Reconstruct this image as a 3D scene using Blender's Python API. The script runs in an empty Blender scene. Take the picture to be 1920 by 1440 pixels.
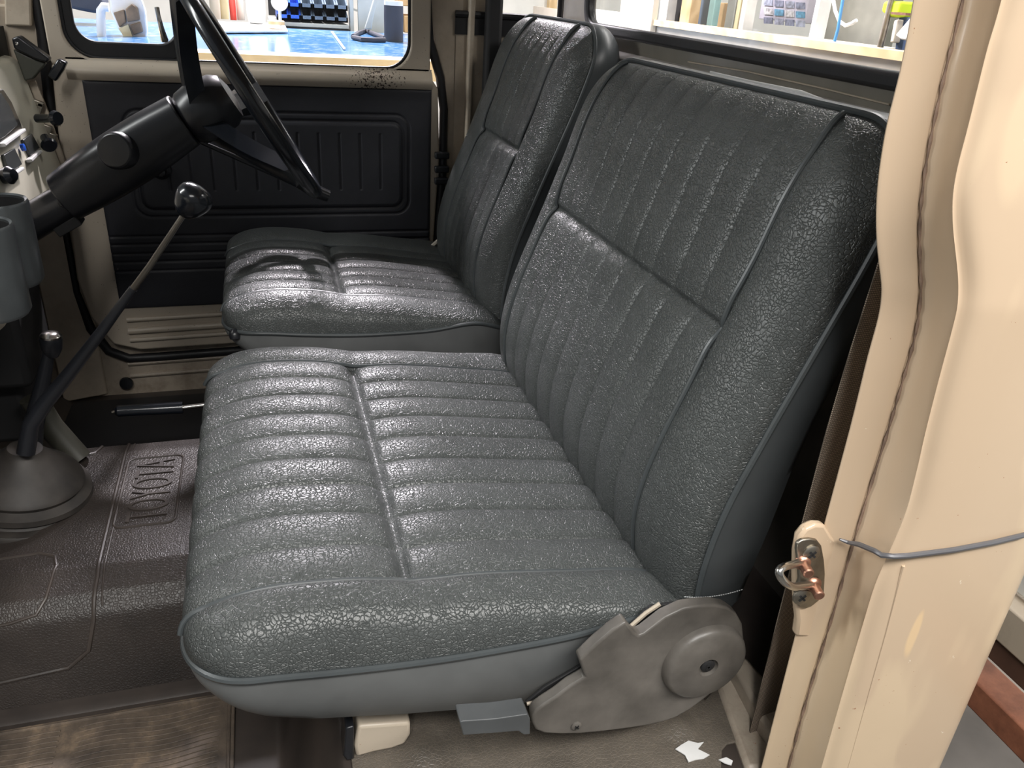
import bpy, bmesh, math, random
import numpy as np
from mathutils import Vector, Matrix

random.seed(4)
rng = np.random.default_rng(7)
scene = bpy.context.scene
COL = scene.collection
PI = math.pi

# ------------------------------------------------------------------ camera
CAM = Vector((0, 0, 1.0))
CR = Vector((0.95817684, -0.2798785, 0.05970906))
CU = Vector((0.07391614, 0.44360344, 0.89316986))
CF = Vector((0.27646618, 0.85140121, -0.44573808))
cam = bpy.data.objects.new('camera', bpy.data.cameras.new('camera'))
COL.objects.link(cam)
m = Matrix((CR, CU, -CF)).transposed().to_4x4()
m.translation = CAM
cam.matrix_world = m
cam.data.sensor_width = 36
cam.data.lens = 36 * 1500 / 1920
cam.data.clip_start = 0.02
scene.camera = cam

# ------------------------------------------------------------------ light
scene.view_settings.view_transform = 'Standard'
scene.view_settings.look = 'None'
scene.view_settings.gamma = 1
scene.view_settings.use_curve_mapping = False
scene.view_settings.exposure = 0.0
w = bpy.data.worlds.new('workshop_air')
scene.world = w
w.use_nodes = True
w.node_tree.nodes['Background'].inputs[0].default_value = (0.95, 0.98, 1.0, 1)
w.node_tree.nodes['Background'].inputs[1].default_value = 0.22


def area(name, loc, target, sx, sy, power, col=(1, 1, 1)):
    l = bpy.data.lights.new(name, 'AREA')
    l.shape = 'RECTANGLE'; l.size = sx; l.size_y = sy; l.energy = power; l.color = col
    o = bpy.data.objects.new(name, l); COL.objects.link(o)
    o.location = loc
    o.rotation_euler = (Vector(target) - Vector(loc)).to_track_quat('-Z', 'Y').to_euler()
    return o


area('ceiling_tube_near', (0.9, -1.1, 2.7), (0.5, 0.6, 0.4), 2.6, 0.25, 108, (1.0, 0.97, 0.93))
area('ceiling_tube_left', (-0.55, -1.1, 2.9), (0.2, 0.8, 0.4), 0.25, 1.4, 44, (1.0, 0.98, 0.95))
area('ceiling_tube_front', (-2.7, 1.6, 2.5), (0.3, 1.0, 0.6), 0.25, 2.2, 85, (0.98, 1.0, 0.99))
area('ceiling_lamp_driver_side', (0.25, 3.65, 2.78), (0.0, 1.5, 0.4), 0.12, 0.12, 130, (1.0, 0.92, 0.97))
area('ceiling_tube_bench', (0.2, 4.3, 2.5), (0.2, 1.2, 0.5), 1.6, 0.3, 225, (1.0, 0.94, 1.0))
area('ceiling_tube_rear', (2.6, 2.6, 2.9), (2.4, 3.0, 0.8), 0.3, 2.4, 90, (1.0, 0.97, 0.93))


# ------------------------------------------------------------------ helpers
def U(px, py, ax, val):
    """point where the sight line of a photo pixel meets the plane axis=val"""
    d = CR * ((px - 960) / 1500) - CU * ((py - 720) / 1500) + CF
    t = (val - CAM[ax]) / d[ax]
    return CAM + d * t


def props(o, label=None, cat=None, group=None, kind=None):
    if label: o['label'] = label
    if cat: o['category'] = cat
    if group: o['group'] = group
    if kind: o['kind'] = kind
    return o


def thing(name, loc, label, cat, group=None):
    o = bpy.data.objects.new(name, None)
    o.empty_display_size = 0.05
    COL.objects.link(o)
    o.location = loc
    return props(o, label, cat, group)


def ob(name, bm, mat, parent=None, smooth=True, angle=40, bevel=0, segs=2, label=None, cat=None, group=None, kind=None):
    bmesh.ops.recalc_face_normals(bm, faces=bm.faces)
    me = bpy.data.meshes.new(name)
    base = Vector((0, 0, 0))
    if parent is None and len(bm.verts):
        xs = [v.co for v in bm.verts]
        base = Vector(((min(c.x for c in xs) + max(c.x for c in xs)) / 2, (min(c.y for c in xs) + max(c.y for c in xs)) / 2, min(c.z for c in xs)))
        bmesh.ops.translate(bm, verts=bm.verts, vec=-base)
    bm.to_mesh(me); bm.free()
    if isinstance(mat, (list, tuple)):
        for q in mat: me.materials.append(q)
    else:
        me.materials.append(mat)
    o = bpy.data.objects.new(name, me)
    COL.objects.link(o)
    o.location = base
    if parent is not None:
        o.parent = parent
        off = Vector((0, 0, 0)); p = parent
        while p is not None:
            off += Vector(p.location); p = p.parent
        o.matrix_parent_inverse = Matrix.Identity(4)
        o.location = -off
    if bevel:
        md = o.modifiers.new('b', 'BEVEL'); md.width = bevel; md.segments = segs; md.limit_method = 'ANGLE'; md.angle_limit = math.radians(35)
    if smooth:
        for p in me.polygons: p.use_smooth = True
        try:
            me.set_sharp_from_angle(angle=math.radians(angle))
        except Exception:
            pass
    return props(o, label, cat, group, kind)


def box(bm, c, s, rot=None):
    M = Matrix.Translation(Vector(c)) @ (rot.to_4x4() if rot else Matrix.Identity(4)) @ Matrix.Diagonal((s[0], s[1], s[2], 1))
    bmesh.ops.create_cube(bm, size=1, matrix=M)
    return bm


def box2(bm, a, b):
    a, b = Vector(a), Vector(b)
    return box(bm, (a + b) / 2, [abs(q) for q in (b - a)])


def prism(bm, pts, off):
    """closed polygon extruded by an offset vector"""
    off = Vector(off)
    v0 = [bm.verts.new(Vector(p)) for p in pts]
    v1 = [bm.verts.new(Vector(p) + off) for p in pts]
    n = len(pts)
    bm.faces.new(v0); bm.faces.new(v1[::-1])
    for i in range(n):
        bm.faces.new((v0[i], v1[i], v1[(i + 1) % n], v0[(i + 1) % n]))
    return bm


def tube(bm, pts, r, closed=False, n=10, flat=None):
    pts = [Vector(p) for p in pts]
    N = len(pts)
    rs = r if isinstance(r, (list, tuple, np.ndarray)) else [r] * N
    rings = []
    up = None
    for i in range(N):
        if closed:
            t = pts[(i + 1) % N] - pts[i - 1]
        else:
            t = pts[min(i + 1, N - 1)] - pts[max(i - 1, 0)]
        if t.length < 1e-9: t = Vector((0, 0, 1))
        t.normalize()
        if up is None:
            up = Vector((0, 0, 1)) if abs(t.z) < 0.9 else Vector((1, 0, 0))
        a = (up - t * up.dot(t))
        if a.length < 1e-6: a = t.orthogonal()
        a.normalize(); b = t.cross(a); up = a
        rings.append([bm.verts.new(pts[i] + (a * math.cos(2 * PI * k / n) + b * math.sin(2 * PI * k / n)) * rs[i]) for k in range(n)])
    for i in range(N if closed else N - 1):
        A, B = rings[i], rings[(i + 1) % N]
        sh = 0
        if closed and i == N - 1:
            sh = min(range(n), key=lambda s: sum((A[k].co - B[(k + s) % n].co).length for k in range(n)))
        for k in range(n):
            bm.faces.new((A[k], A[(k + 1) % n], B[(k + 1 + sh) % n], B[(k + sh) % n]))
    if not closed:
        bm.faces.new(rings[0][::-1]); bm.faces.new(rings[-1])
    return bm


def frame_of(axis):
    a = Vector(axis).normalized()
    x = a.orthogonal().normalized(); y = a.cross(x)
    return x, y, a


def lathe(bm, org, axis, prof, n=32, cap0=True, cap1=True):
    """prof: list of (radius, height along the axis)"""
    x, y, a = frame_of(axis); org = Vector(org)
    rings = []
    for (r, h) in prof:
        rings.append([bm.verts.new(org + a * h + (x * math.cos(2 * PI * k / n) + y * math.sin(2 * PI * k / n)) * max(r, 1e-5)) for k in range(n)])
    for A, B in zip(rings, rings[1:]):
        for k in range(n):
            bm.faces.new((A[k], A[(k + 1) % n], B[(k + 1) % n], B[k]))
    if cap0: bm.faces.new(rings[0][::-1])
    if cap1: bm.faces.new(rings[-1])
    return bm


def grid(bm, P):
    """P numpy array (rows, cols, 3)"""
    R, Cn = P.shape[:2]
    V = [[bm.verts.new(P[i, j]) for j in range(Cn)] for i in range(R)]
    for i in range(R - 1):
        for j in range(Cn - 1):
            bm.faces.new((V[i][j], V[i][j + 1], V[i + 1][j + 1], V[i + 1][j]))
    return V


def rrect(x0, x1, y0, y1, r, n=8):
    pts = []
    for (cx, cy, a0) in ((x1 - r, y1 - r, 0), (x0 + r, y1 - r, 90), (x0 + r, y0 + r, 180), (x1 - r, y0 + r, 270)):
        for k in range(n + 1):
            a = math.radians(a0 + 90 * k / n)
            pts.append((cx + r * math.cos(a), cy + r * math.sin(a)))
    return pts


def B():
    return bmesh.new()


# ------------------------------------------------------------------ materials
class NT:
    def __init__(s, name):
        s.m = bpy.data.materials.new(name); s.m.use_nodes = True
        s.t = s.m.node_tree; s.bs = s.t.nodes['Principled BSDF']; s.out = s.t.nodes['Material Output']
        tc = s.n('ShaderNodeTexCoord')
        geo = s.n('ShaderNodeNewGeometry')
        s.pos = geo.outputs['Position']

    def n(s, k, **kw):
        q = s.t.nodes.new(k)
        for a, b in kw.items(): setattr(q, a, b)
        return q

    def l(s, a, b): s.t.links.new(a, b)

    def noise(s, scale, detail=3, rough=0.55, vec=None, dist=0):
        q = s.n('ShaderNodeTexNoise'); q.inputs['Scale'].default_value = scale; q.inputs['Detail'].default_value = detail
        q.inputs['Roughness'].default_value = rough; q.inputs['Distortion'].default_value = dist
        s.l(vec if vec is not None else s.pos, q.inputs['Vector']); return q.outputs['Fac']

    def ramp(s, fac, stops):
        q = s.n('ShaderNodeValToRGB'); e = q.color_ramp.elements
        while len(e) > 1: e.remove(e[-1])
        e[0].position = stops[0][0]; e[0].color = col4(stops[0][1])
        for p, c in stops[1:]:
            k = e.new(p); k.color = col4(c)
        s.l(fac, q.inputs[0]); return q.outputs[0]

    def math(s, op, a, b=None):
        q = s.n('ShaderNodeMath', operation=op)
        for i, v in enumerate((a, b)):
            if v is None: continue
            if isinstance(v, (int, float)): q.inputs[i].default_value = v
            else: s.l(v, q.inputs[i])
        return q.outputs[0]

    def mix(s, fac, a, b):
        q = s.n('ShaderNodeMix', data_type='RGBA')
        for i, v in ((0, fac), (6, a), (7, b)):
            if isinstance(v, (int, float)): q.inputs[i].default_value = v
            elif isinstance(v, (tuple, list)): q.inputs[i].default_value = col4(v)
            else: s.l(v, q.inputs[i])
        return q.outputs[2]

    def bump(s, h, strength=0.3, dist=0.001, nrm=None):
        q = s.n('ShaderNodeBump'); q.inputs['Strength'].default_value = strength; q.inputs['Distance'].default_value = dist
        s.l(h, q.inputs['Height'])
        if nrm is not None: s.l(nrm, q.inputs['Normal'])
        s.l(q.outputs[0], s.bs.inputs['Normal']); return q.outputs[0]

    def set(s, col=None, rough=None, metal=None, spec=None, coat=None):
        for k, v in (('Base Color', col), ('Roughness', rough), ('Metallic', metal), ('Specular IOR Level', spec), ('Coat Weight', coat)):
            if v is None: continue
            if isinstance(v, (int, float)): s.bs.inputs[k].default_value = v
            elif isinstance(v, (tuple, list)): s.bs.inputs[k].default_value = col4(v)
            else: s.l(v, s.bs.inputs[k])
        return s


def col4(c):
    if isinstance(c, (int, float)): return (c, c, c, 1)
    return tuple(c) + (1,) if len(c) == 3 else tuple(c)


def simple(name, col, rough=0.5, metal=0, var=0.12, scale=14, spec=0.5, bump=0, bscale=300, coat=0):
    t = NT(name)
    f = t.noise(scale, 4)
    a = tuple(c * (1 - var) for c in col); b = tuple(min(1, c * (1 + var)) for c in col)
    t.set(t.ramp(f, [(0.3, a), (0.7, b)]), rough, metal, spec, coat)
    if bump: t.bump(t.noise(bscale, 3), bump, 0.001)
    return t.m


def vinyl_grain(name, col, scale=210, strength=0.55, rough=0.36):
    t = NT(name)
    nz = t.n('ShaderNodeTexNoise'); nz.inputs['Scale'].default_value = 55; nz.inputs['Detail'].default_value = 3
    t.l(t.pos, nz.inputs['Vector'])
    sc = t.n('ShaderNodeVectorMath', operation='SCALE'); sc.inputs['Scale'].default_value = 0.017
    t.l(nz.outputs['Color'], sc.inputs[0])
    ad = t.n('ShaderNodeVectorMath', operation='ADD'); t.l(t.pos, ad.inputs[0]); t.l(sc.outputs[0], ad.inputs[1])
    v = t.n('ShaderNodeTexVoronoi', feature='DISTANCE_TO_EDGE'); v.inputs['Scale'].default_value = scale
    t.l(ad.outputs[0], v.inputs['Vector'])
    r1 = t.ramp(v.outputs['Distance'], [(0.0, 0.0), (0.05, 0.45), (0.13, 0.9), (0.3, 1.0)])
    fine = t.noise(900, 2)
    mid = t.noise(60, 3)
    h = t.math('ADD', t.math('MULTIPLY', r1, t.math('ADD', 0.35, mid)), t.math('MULTIPLY', fine, 0.22))
    big = t.noise(9, 3)
    c = t.ramp(big, [(0.3, tuple(q * 0.9 for q in col)), (0.7, tuple(q * 1.1 for q in col))])
    t.set(c, rough, 0, 0.5)
    rr = t.ramp(big, [(0.35, rough - 0.03), (0.7, rough + 0.05)])
    t.l(rr, t.bs.inputs['Roughness'])
    t.bump(h, strength, 0.0013)
    return t.m


def paint(name, col, rough=0.3, chips=True, dirt=0.0, patches=False):
    t = NT(name)
    big = t.noise(3.2, 4)
    c = t.ramp(big, [(0.3, tuple(q * 0.93 for q in col)), (0.7, tuple(min(1, q * 1.04) for q in col))])
    if patches:
        mp = t.n('ShaderNodeMapping'); mp.inputs['Scale'].default_value = (9, 9, 2.2); t.l(t.pos, mp.inputs['Vector'])
        p1 = t.ramp(t.noise(1.0, 3, 0.5, mp.outputs[0]), [(0.46, 0), (0.50, 0.8)])
        c = t.mix(p1, c, tuple(q * k for q, k in zip(col, (0.84, 0.82, 0.84))))
        p2 = t.ramp(t.noise(1.6, 2, 0.5, mp.outputs[0], 0.4), [(0.74, 0), (0.76, 0.6)])
        c = t.mix(p2, c, (0.83, 0.60, 0.34))
        p3 = t.ramp(t.noise(38, 5, 0.75), [(0.70, 0), (0.74, 0.8)])
        c = t.mix(p3, c, (0.84, 0.76, 0.62))
    if dirt:
        d = t.ramp(t.noise(11, 6, 0.7), [(0.45, 0), (0.75, dirt)])
        c = t.mix(d, c, (0.13, 0.09, 0.06))
    if chips:
        s1 = t.noise(260, 2); s2 = t.noise(7, 2)
        k = t.ramp(t.math('ADD', s1, t.math('MULTIPLY', s2, 0.35)), [(0.955, 0), (0.975, 1)])
        c = t.mix(k, c, (0.30, 0.12, 0.06))
    t.set(c, rough, 0, 0.5)
    t.bump(t.noise(30, 3), 0.12, 0.001)
    return t.m


M = {}
M['vinyl'] = vinyl_grain('grained_slate_vinyl', (0.066, 0.072, 0.071), 225, 0.65, 0.33)
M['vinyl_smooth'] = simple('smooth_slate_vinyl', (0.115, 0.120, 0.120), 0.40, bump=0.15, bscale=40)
M['vinyl_side_shaded'] = simple('shaded_smooth_vinyl', (0.055, 0.062, 0.066), 0.42, bump=0.15, bscale=40)  # same smooth vinyl, darkened: shade on the backrest side put into the colour
M['piping'] = simple('slate_piping_vinyl', (0.058, 0.066, 0.069), 0.3)
M['thread'] = simple('grey_thread', (0.5, 0.52, 0.52), 0.7)
M['paint'] = paint('cream_body_paint', (0.68, 0.53, 0.365), 0.22, patches=True)
M['paint_in'] = paint('cream_interior_paint', (0.50, 0.43, 0.34), 0.36, dirt=0.35)
M['paint_dirty'] = paint('dirty_interior_paint', (0.42, 0.36, 0.29), 0.42, dirt=0.8)
M['plastic_grey'] = simple('dusty_grey_plastic', (0.115, 0.105, 0.093), 0.38, var=0.35, scale=18, bump=0.1)
M['black'] = simple('black_plastic', (0.012, 0.013, 0.016), 0.32)
M['gloss_black'] = simple('gloss_black_plastic', (0.008, 0.010, 0.014), 0.2, spec=0.6)
M['rubber'] = simple('black_rubber', (0.014, 0.014, 0.016), 0.5, bump=0.15)
M['cup'] = simple('brushed_grey_cup_plastic', (0.10, 0.11, 0.115), 0.28, 0.5)
M['chrome'] = simple('worn_chrome', (0.62, 0.6, 0.57), 0.22, 1, var=0.1)
M['steel'] = simple('dull_zinc_steel', (0.36, 0.33, 0.28), 0.4, 1, var=0.2, scale=60)
M['copper'] = simple('rusty_copper_steel', (0.45, 0.24, 0.17), 0.35, 0.9, var=0.2, scale=80)
M['card'] = simple('black_door_card', (0.030, 0.031, 0.038), 0.5, bump=0.25, bscale=500)
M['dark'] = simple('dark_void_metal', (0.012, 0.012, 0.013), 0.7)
M['white'] = simple('white_plastic', (0.75, 0.75, 0.74), 0.35)
M['lead'] = simple('grey_seam_sealer', (0.14, 0.14, 0.15), 0.35, 0.3)

# brown grained floor rubber
t = NT('brown_floor_rubber')
v = t.n('ShaderNodeTexVoronoi', feature='DISTANCE_TO_EDGE'); v.inputs['Scale'].default_value = 230; t.l(t.pos, v.inputs['Vector'])
h = t.math('ADD', t.ramp(v.outputs['Distance'], [(0, 0), (0.25, 1)]), t.math('MULTIPLY', t.noise(500, 2), 0.3))
t.set(t.ramp(t.noise(7, 5, 0.65), [(0.3, (0.024, 0.020, 0.018)), (0.7, (0.046, 0.037, 0.032))]), 0.42, 0, 0.5)
t.bump(h, 0.35, 0.001); M['mat'] = t.m
t = NT('smooth_brown_rubber')
t.set(t.ramp(t.noise(9, 5, 0.65), [(0.3, (0.035, 0.029, 0.026)), (0.7, (0.065, 0.052, 0.044))]), 0.42, 0, 0.5)
t.bump(t.noise(120, 4), 0.15, 0.001); M['mat_smooth'] = t.m
t = NT('dusty_ribbed_rubber')
t.set(t.ramp(t.noise(16, 7, 0.72), [(0.33, (0.06, 0.049, 0.041)), (0.55, (0.135, 0.105, 0.08)), (0.78, (0.33, 0.24, 0.16))]), 0.6, 0, 0.3)
t.bump(t.noise(300, 4), 0.4, 0.001); M['ribbed'] = t.m
# grey rear mat
t = NT('grey_grained_floor_mat')
v = t.n('ShaderNodeTexVoronoi', feature='DISTANCE_TO_EDGE'); v.inputs['Scale'].default_value = 240; t.l(t.pos, v.inputs['Vector'])
e = t.ramp(v.outputs['Distance'], [(0, 0), (0.12, 1)])
g = t.ramp(t.noise(8, 5, 0.65), [(0.3, (0.075, 0.066, 0.055)), (0.7, (0.15, 0.13, 0.105))])
t.set(t.mix(t.math('MULTIPLY', t.math('SUBTRACT', 1.0, e), 0.25), g, (0.26, 0.21, 0.16)), 0.42, 0, 0.5)
t.bump(e, 0.4, 0.001); M['mat_grey'] = t.m
# webbing
t = NT('taupe_woven_webbing')
wv = t.n('ShaderNodeTexWave', wave_type='BANDS', bands_direction='Z'); wv.inputs['Scale'].default_value = 150; t.l(t.pos, wv.inputs['Vector'])
wv2 = t.n('ShaderNodeTexWave', wave_type='BANDS', bands_direction='X'); wv2.inputs['Scale'].default_value = 150; t.l(t.pos, wv2.inputs['Vector'])
hh = t.math('MULTIPLY', wv.outputs['Fac'], wv2.outputs['Fac'])
t.set(t.ramp(hh, [(0.0, (0.09, 0.07, 0.052)), (1.0, (0.44, 0.35, 0.27))]), 0.8)
t.bump(hh, 0.5, 0.001); M['web'] = t.m
# glass: clear pane, reflects a little
t = NT('clear_glass')
tr = t.n('ShaderNodeBsdfTransparent'); gl = t.n('ShaderNodeBsdfGlossy'); gl.inputs['Roughness'].default_value = 0.03
fr = t.n('ShaderNodeLayerWeight'); fr.inputs['Blend'].default_value = 0.5
mx = t.n('ShaderNodeMixShader'); t.l(t.math('ADD', 0.02, t.math('MULTIPLY', t.math('POWER', fr.outputs['Facing'], 4.0), 0.45)), mx.inputs[0]); t.l(tr.outputs[0], mx.inputs[1]); t.l(gl.outputs[0], mx.inputs[2])
t.l(mx.outputs[0], t.out.inputs[0]); M['glass'] = t.m
# door paint with dark chipped spots below the window corner
t = NT('chipped_door_paint')
big = t.noise(3, 4)
c = t.ramp(big, [(0.3, (0.47, 0.41, 0.33)), (0.7, (0.55, 0.48, 0.39))])
dd = t.n('ShaderNodeVectorMath', operation='DISTANCE'); t.l(t.pos, dd.inputs[0]); dd.inputs[1].default_value = (0.27, 2.045, 0.775)
fall = t.ramp(dd.outputs['Value'], [(0.02, 0.17), (0.10, 0.0)])
k = t.ramp(t.math('ADD', t.noise(210, 3, 0.6), fall), [(0.70, 0), (0.73, 1)])
t.set(t.mix(k, c, (0.035, 0.02, 0.015)), 0.36)
t.bump(t.noise(40, 3), 0.1, 0.001); M['door'] = t.m
# blue bench top
t = NT('scuffed_blue_bench_top')
sp = t.ramp(t.noise(26, 8, 0.75), [(0.50, 0), (0.68, 0.85)])
c = t.mix(sp, (0.045, 0.17, 0.38), (0.45, 0.55, 0.62))
t.set(c, 0.16, 0, 0.6); M['bench'] = t.m
t = NT('pine_wood')
wv = t.n('ShaderNodeTexWave', wave_type='BANDS', bands_direction='X'); wv.inputs['Scale'].default_value = 6; wv.inputs['Distortion'].default_value = 9
t.l(t.pos, wv.inputs['Vector'])
t.set(t.ramp(wv.outputs['Fac'], [(0, (0.62, 0.43, 0.22)), (1, (0.80, 0.60, 0.34))]), 0.6); M['wood'] = t.m
t = NT('rusty_steel')
t.set(t.ramp(t.noise(22, 7, 0.7), [(0.3, (0.15, 0.055, 0.03)), (0.7, (0.34, 0.13, 0.07))]), 0.7)
t.bump(t.noise(90, 5), 0.3, 0.002); M['rust'] = t.m
M['brown'] = simple('dark_brown_steel', (0.09, 0.045, 0.03), 0.6, var=0.3)
M['concrete'] = simple('grey_concrete', (0.085, 0.08, 0.07), 0.6, var=0.25, scale=5, bump=0.2, bscale=60)
M['workwall'] = simple('pale_workshop_wall', (0.72, 0.72, 0.68), 0.6, var=0.05)
M['greypanel'] = simple('grey_shelf_steel', (0.42, 0.44, 0.42), 0.45)
M['board'] = simple('grey_beige_panel_board', (0.62, 0.56, 0.47), 0.55, var=0.06)
M['bin_blue'] = simple('bright_blue_plastic', (0.02, 0.10, 0.55), 0.3)
M['bin_grey'] = simple('slate_grey_plastic', (0.10, 0.14, 0.19), 0.3)
M['cardboard'] = simple('cardboard', (0.60, 0.40, 0.20), 0.8)
M['cloth_dark'] = simple('charcoal_cloth', (0.05, 0.052, 0.065), 0.85, bump=0.4, bscale=200)
M['hivis'] = simple('hi_vis_yellow_fabric', (0.62, 0.80, 0.02), 0.7)
M['skin'] = simple('skin', (0.55, 0.32, 0.22), 0.5)
M['navy'] = simple('navy_cloth', (0.03, 0.06, 0.13), 0.8)
M['green_grey'] = simple('dull_green_grey_panel', (0.19, 0.19, 0.155), 0.6, var=0.15)
M['brown_item'] = simple('brown_tray_lining', (0.20, 0.14, 0.09), 0.6, var=0.3, scale=30)
M['straw'] = simple('straw_yellow_plastic', (0.72, 0.62, 0.38), 0.5)
M['dash'] = paint('silver_cream_dash', (0.56, 0.54, 0.44), 0.32, chips=False)
M['dial'] = simple('dark_dial_face', (0.05, 0.055, 0.055), 0.25)
M['bluelight'] = simple('light_blue_plastic', (0.10, 0.35, 0.75), 0.4)
M['red'] = simple('red_plastic', (0.6, 0.05, 0.03), 0.4)
M['shelf_ledge'] = simple('shiny_ledge_paint', (0.55, 0.53, 0.5), 0.15, var=0.25, scale=30)
t = NT('lit_lamp_lens')
t.bs.inputs['Emission Color'].default_value = (1, 1, 1, 1); t.bs.inputs['Emission Strength'].default_value = 14
M['lamp'] = t.m


# ------------------------------------------------------------------ the seats
def gcurve(t):
    t = np.clip(t, 0, 1)
    return np.power(1 - np.power(1 - t, 2.2), 1 / 2.2)


class Curve:
    def __init__(s, pts):
        p = np.array(pts, float)
        # smooth with Catmull-Rom then arclength
        q = np.vstack([2 * p[0] - p[1], p, 2 * p[-1] - p[-2]])
        out = []
        for i in range(1, len(q) - 2):
            for k in range(12):
                u = k / 12
                a, b, c, d = q[i - 1], q[i], q[i + 1], q[i + 2]
                out.append(0.5 * ((2 * b) + (-a + c) * u + (2 * a - 5 * b + 4 * c - d) * u * u + (-a + 3 * b - 3 * c + d) * u ** 3))
        out.append(p[-1])
        s.p = np.array(out)
        seg = np.linalg.norm(np.diff(s.p, axis=0), axis=1)
        s.d = np.concatenate([[0], np.cumsum(seg)]); s.L = s.d[-1]

    def at(s, d):
        return np.stack([np.interp(d, s.d, s.p[:, k]) for k in range(2)], -1)

    def normal(s, d):
        e = 0.006
        a = s.at(np.clip(d - e, 0, s.L)); b = s.at(np.clip(d + e, 0, s.L))
        t = b - a; t /= np.linalg.norm(t, axis=-1, keepdims=True) + 1e-9
        return np.stack([-t[..., 1], t[..., 0]], -1)


class Panel:
    """padded panel: a side-view profile at the welts, one at the piping, swept across y"""
    def __init__(s, top, edge, y0, y1, w0, w1, ngroove, seam, R0, R1, Dy, A, twist=0.0, crown=0.0, tf=0.03):
        s.tf = tf
        s.top = Curve(top); s.edge = Curve(edge); s.y0, s.y1, s.w0, s.w1 = y0, y1, w0, w1
        s.ng, s.seam, s.R0, s.R1, s.Dy, s.A, s.twist, s.crown = ngroove, seam, R0, R1, Dy, A, twist, crown

    def inset(s, d):
        d = np.asarray(d, float)
        r = np.zeros_like(d)
        a = np.clip(s.R0 - d, 0, s.R0); r += s.R0 - np.sqrt(np.maximum(s.R0 ** 2 - a ** 2, 0)) if s.R0 else 0
        a = np.clip(s.R1 - (s.top.L - d), 0, s.R1); r += s.R1 - np.sqrt(np.maximum(s.R1 ** 2 - a ** 2, 0)) if s.R1 else 0
        return r

    def surf(s, d, y, groove=True, lift=0.0):
        d = np.asarray(d, float); y = np.asarray(y, float)
        P = s.top.at(d); E = s.edge.at(d / s.top.L * s.edge.L); N = s.top.normal(d)
        ins = s.inset(d)
        dy = np.minimum(y - (s.y0 + ins), (s.y1 - ins) - y)
        g = gcurve(dy / s.Dy)[..., None]
        Q = E + (P - E) * g
        dend = np.minimum(d, s.top.L - d)
        fade = np.clip(np.minimum(d / 0.03, (s.top.L - d) / s.tf), 0, 1) ** 0.8
        # grooves between the welts
        n = s.ng + 1
        tt = np.clip((y - s.w0) / (s.w1 - s.w0), 0, 1) * n
        fr = tt - np.floor(tt)
        puff = np.sqrt(np.maximum(0, 1 - np.abs(2 * fr - 1) ** 2.3))
        ds = (d - s.seam)
        cs = 1 - np.exp(-(ds / np.where(ds < 0, 0.011, 0.0035)) ** 2)
        inside = (y > s.w0) & (y < s.w1)
        k = np.where(inside, puff * cs * s.A - (1 - cs) * 0.002 - 0.0045 * np.exp(-(ds / 0.022) ** 2), 0)
        # bolsters
        b0 = np.clip((s.w0 - y) / (s.w0 - s.y0), 0, 1); b1 = np.clip((y - s.w1) / (s.y1 - s.w1), 0, 1)
        bb = np.maximum(b0, b1)
        k = k + np.where(inside, 0, np.sqrt(np.maximum(0, 1 - (1 - np.clip(bb / 0.30, 0, 1)) ** 2)) * s.A * 1.15 * gcurve(dy / s.Dy))
        # over-all crown
        mid = (y - (s.y0 + s.y1) / 2) / ((s.y1 - s.y0) / 2)
        k = k + s.crown * (1 - mid ** 2)
        Q = Q + N * ((k * fade + lift)[..., None])
        tw = s.twist * ((y - s.y0) / (s.y1 - s.y0) - 0.5)
        return np.stack([Q[..., 0] + tw, y, Q[..., 1]], -1)

    def rows(s):
        def c(R, n=16):
            return list(R * (1 - np.cos(np.linspace(0, PI / 2, n))) ** 1.0)
        L = s.top.L
        a = c(max(s.R0, 0.03)); b = [L - q for q in c(max(s.R1, 0.03))][::-1]
        mid = list(np.linspace(a[-1], b[0], int((b[0] - a[-1]) / 0.0028) + 2))[1:-1]
        return np.array(a + mid + b)

    def build(s, step=0.0021):
        d = s.rows(); nv = int((s.y1 - s.y0) / step)
        ins = s.inset(d)
        v = np.linspace(0, 1, nv)
        y = (s.y0 + ins)[:, None] * (1 - v) + (s.y1 - ins)[:, None] * v
        D = np.repeat(d[:, None], nv, 1)
        return s.surf(D, y)


def loop_of(P, skip=4):
    a = P[:, 0]; b = P[-1, :]; c = P[::-1, -1]; e = P[0, ::-1]
    L = np.vstack([a, b[1:], c[1:], e[1:-1]])
    # resample evenly
    Q = np.vstack([L, L[:1]])
    seg = np.linalg.norm(np.diff(Q, axis=0), axis=1); dd = np.concatenate([[0], np.cumsum(seg)])
    n = int(dd[-1] / 0.007)
    t = np.linspace(0, dd[-1], n, endpoint=False)
    return np.stack([np.interp(t, dd, Q[:, k]) for k in range(3)], -1)


def outward(lp, r, back=0):
    c = lp.mean(0); q = lp.copy()
    k = (1, 2) if back else (0, 1)
    d = lp[:, k] - c[list(k)]
    ext = np.abs(d).max(0); d = np.sign(d) * (np.abs(d) / ext) ** 6
    d /= np.linalg.norm(d, axis=1, keepdims=True) + 1e-9
    q[:, k[0]] += d[:, 0] * r; q[:, k[1]] += d[:, 1] * r
    return q


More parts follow.
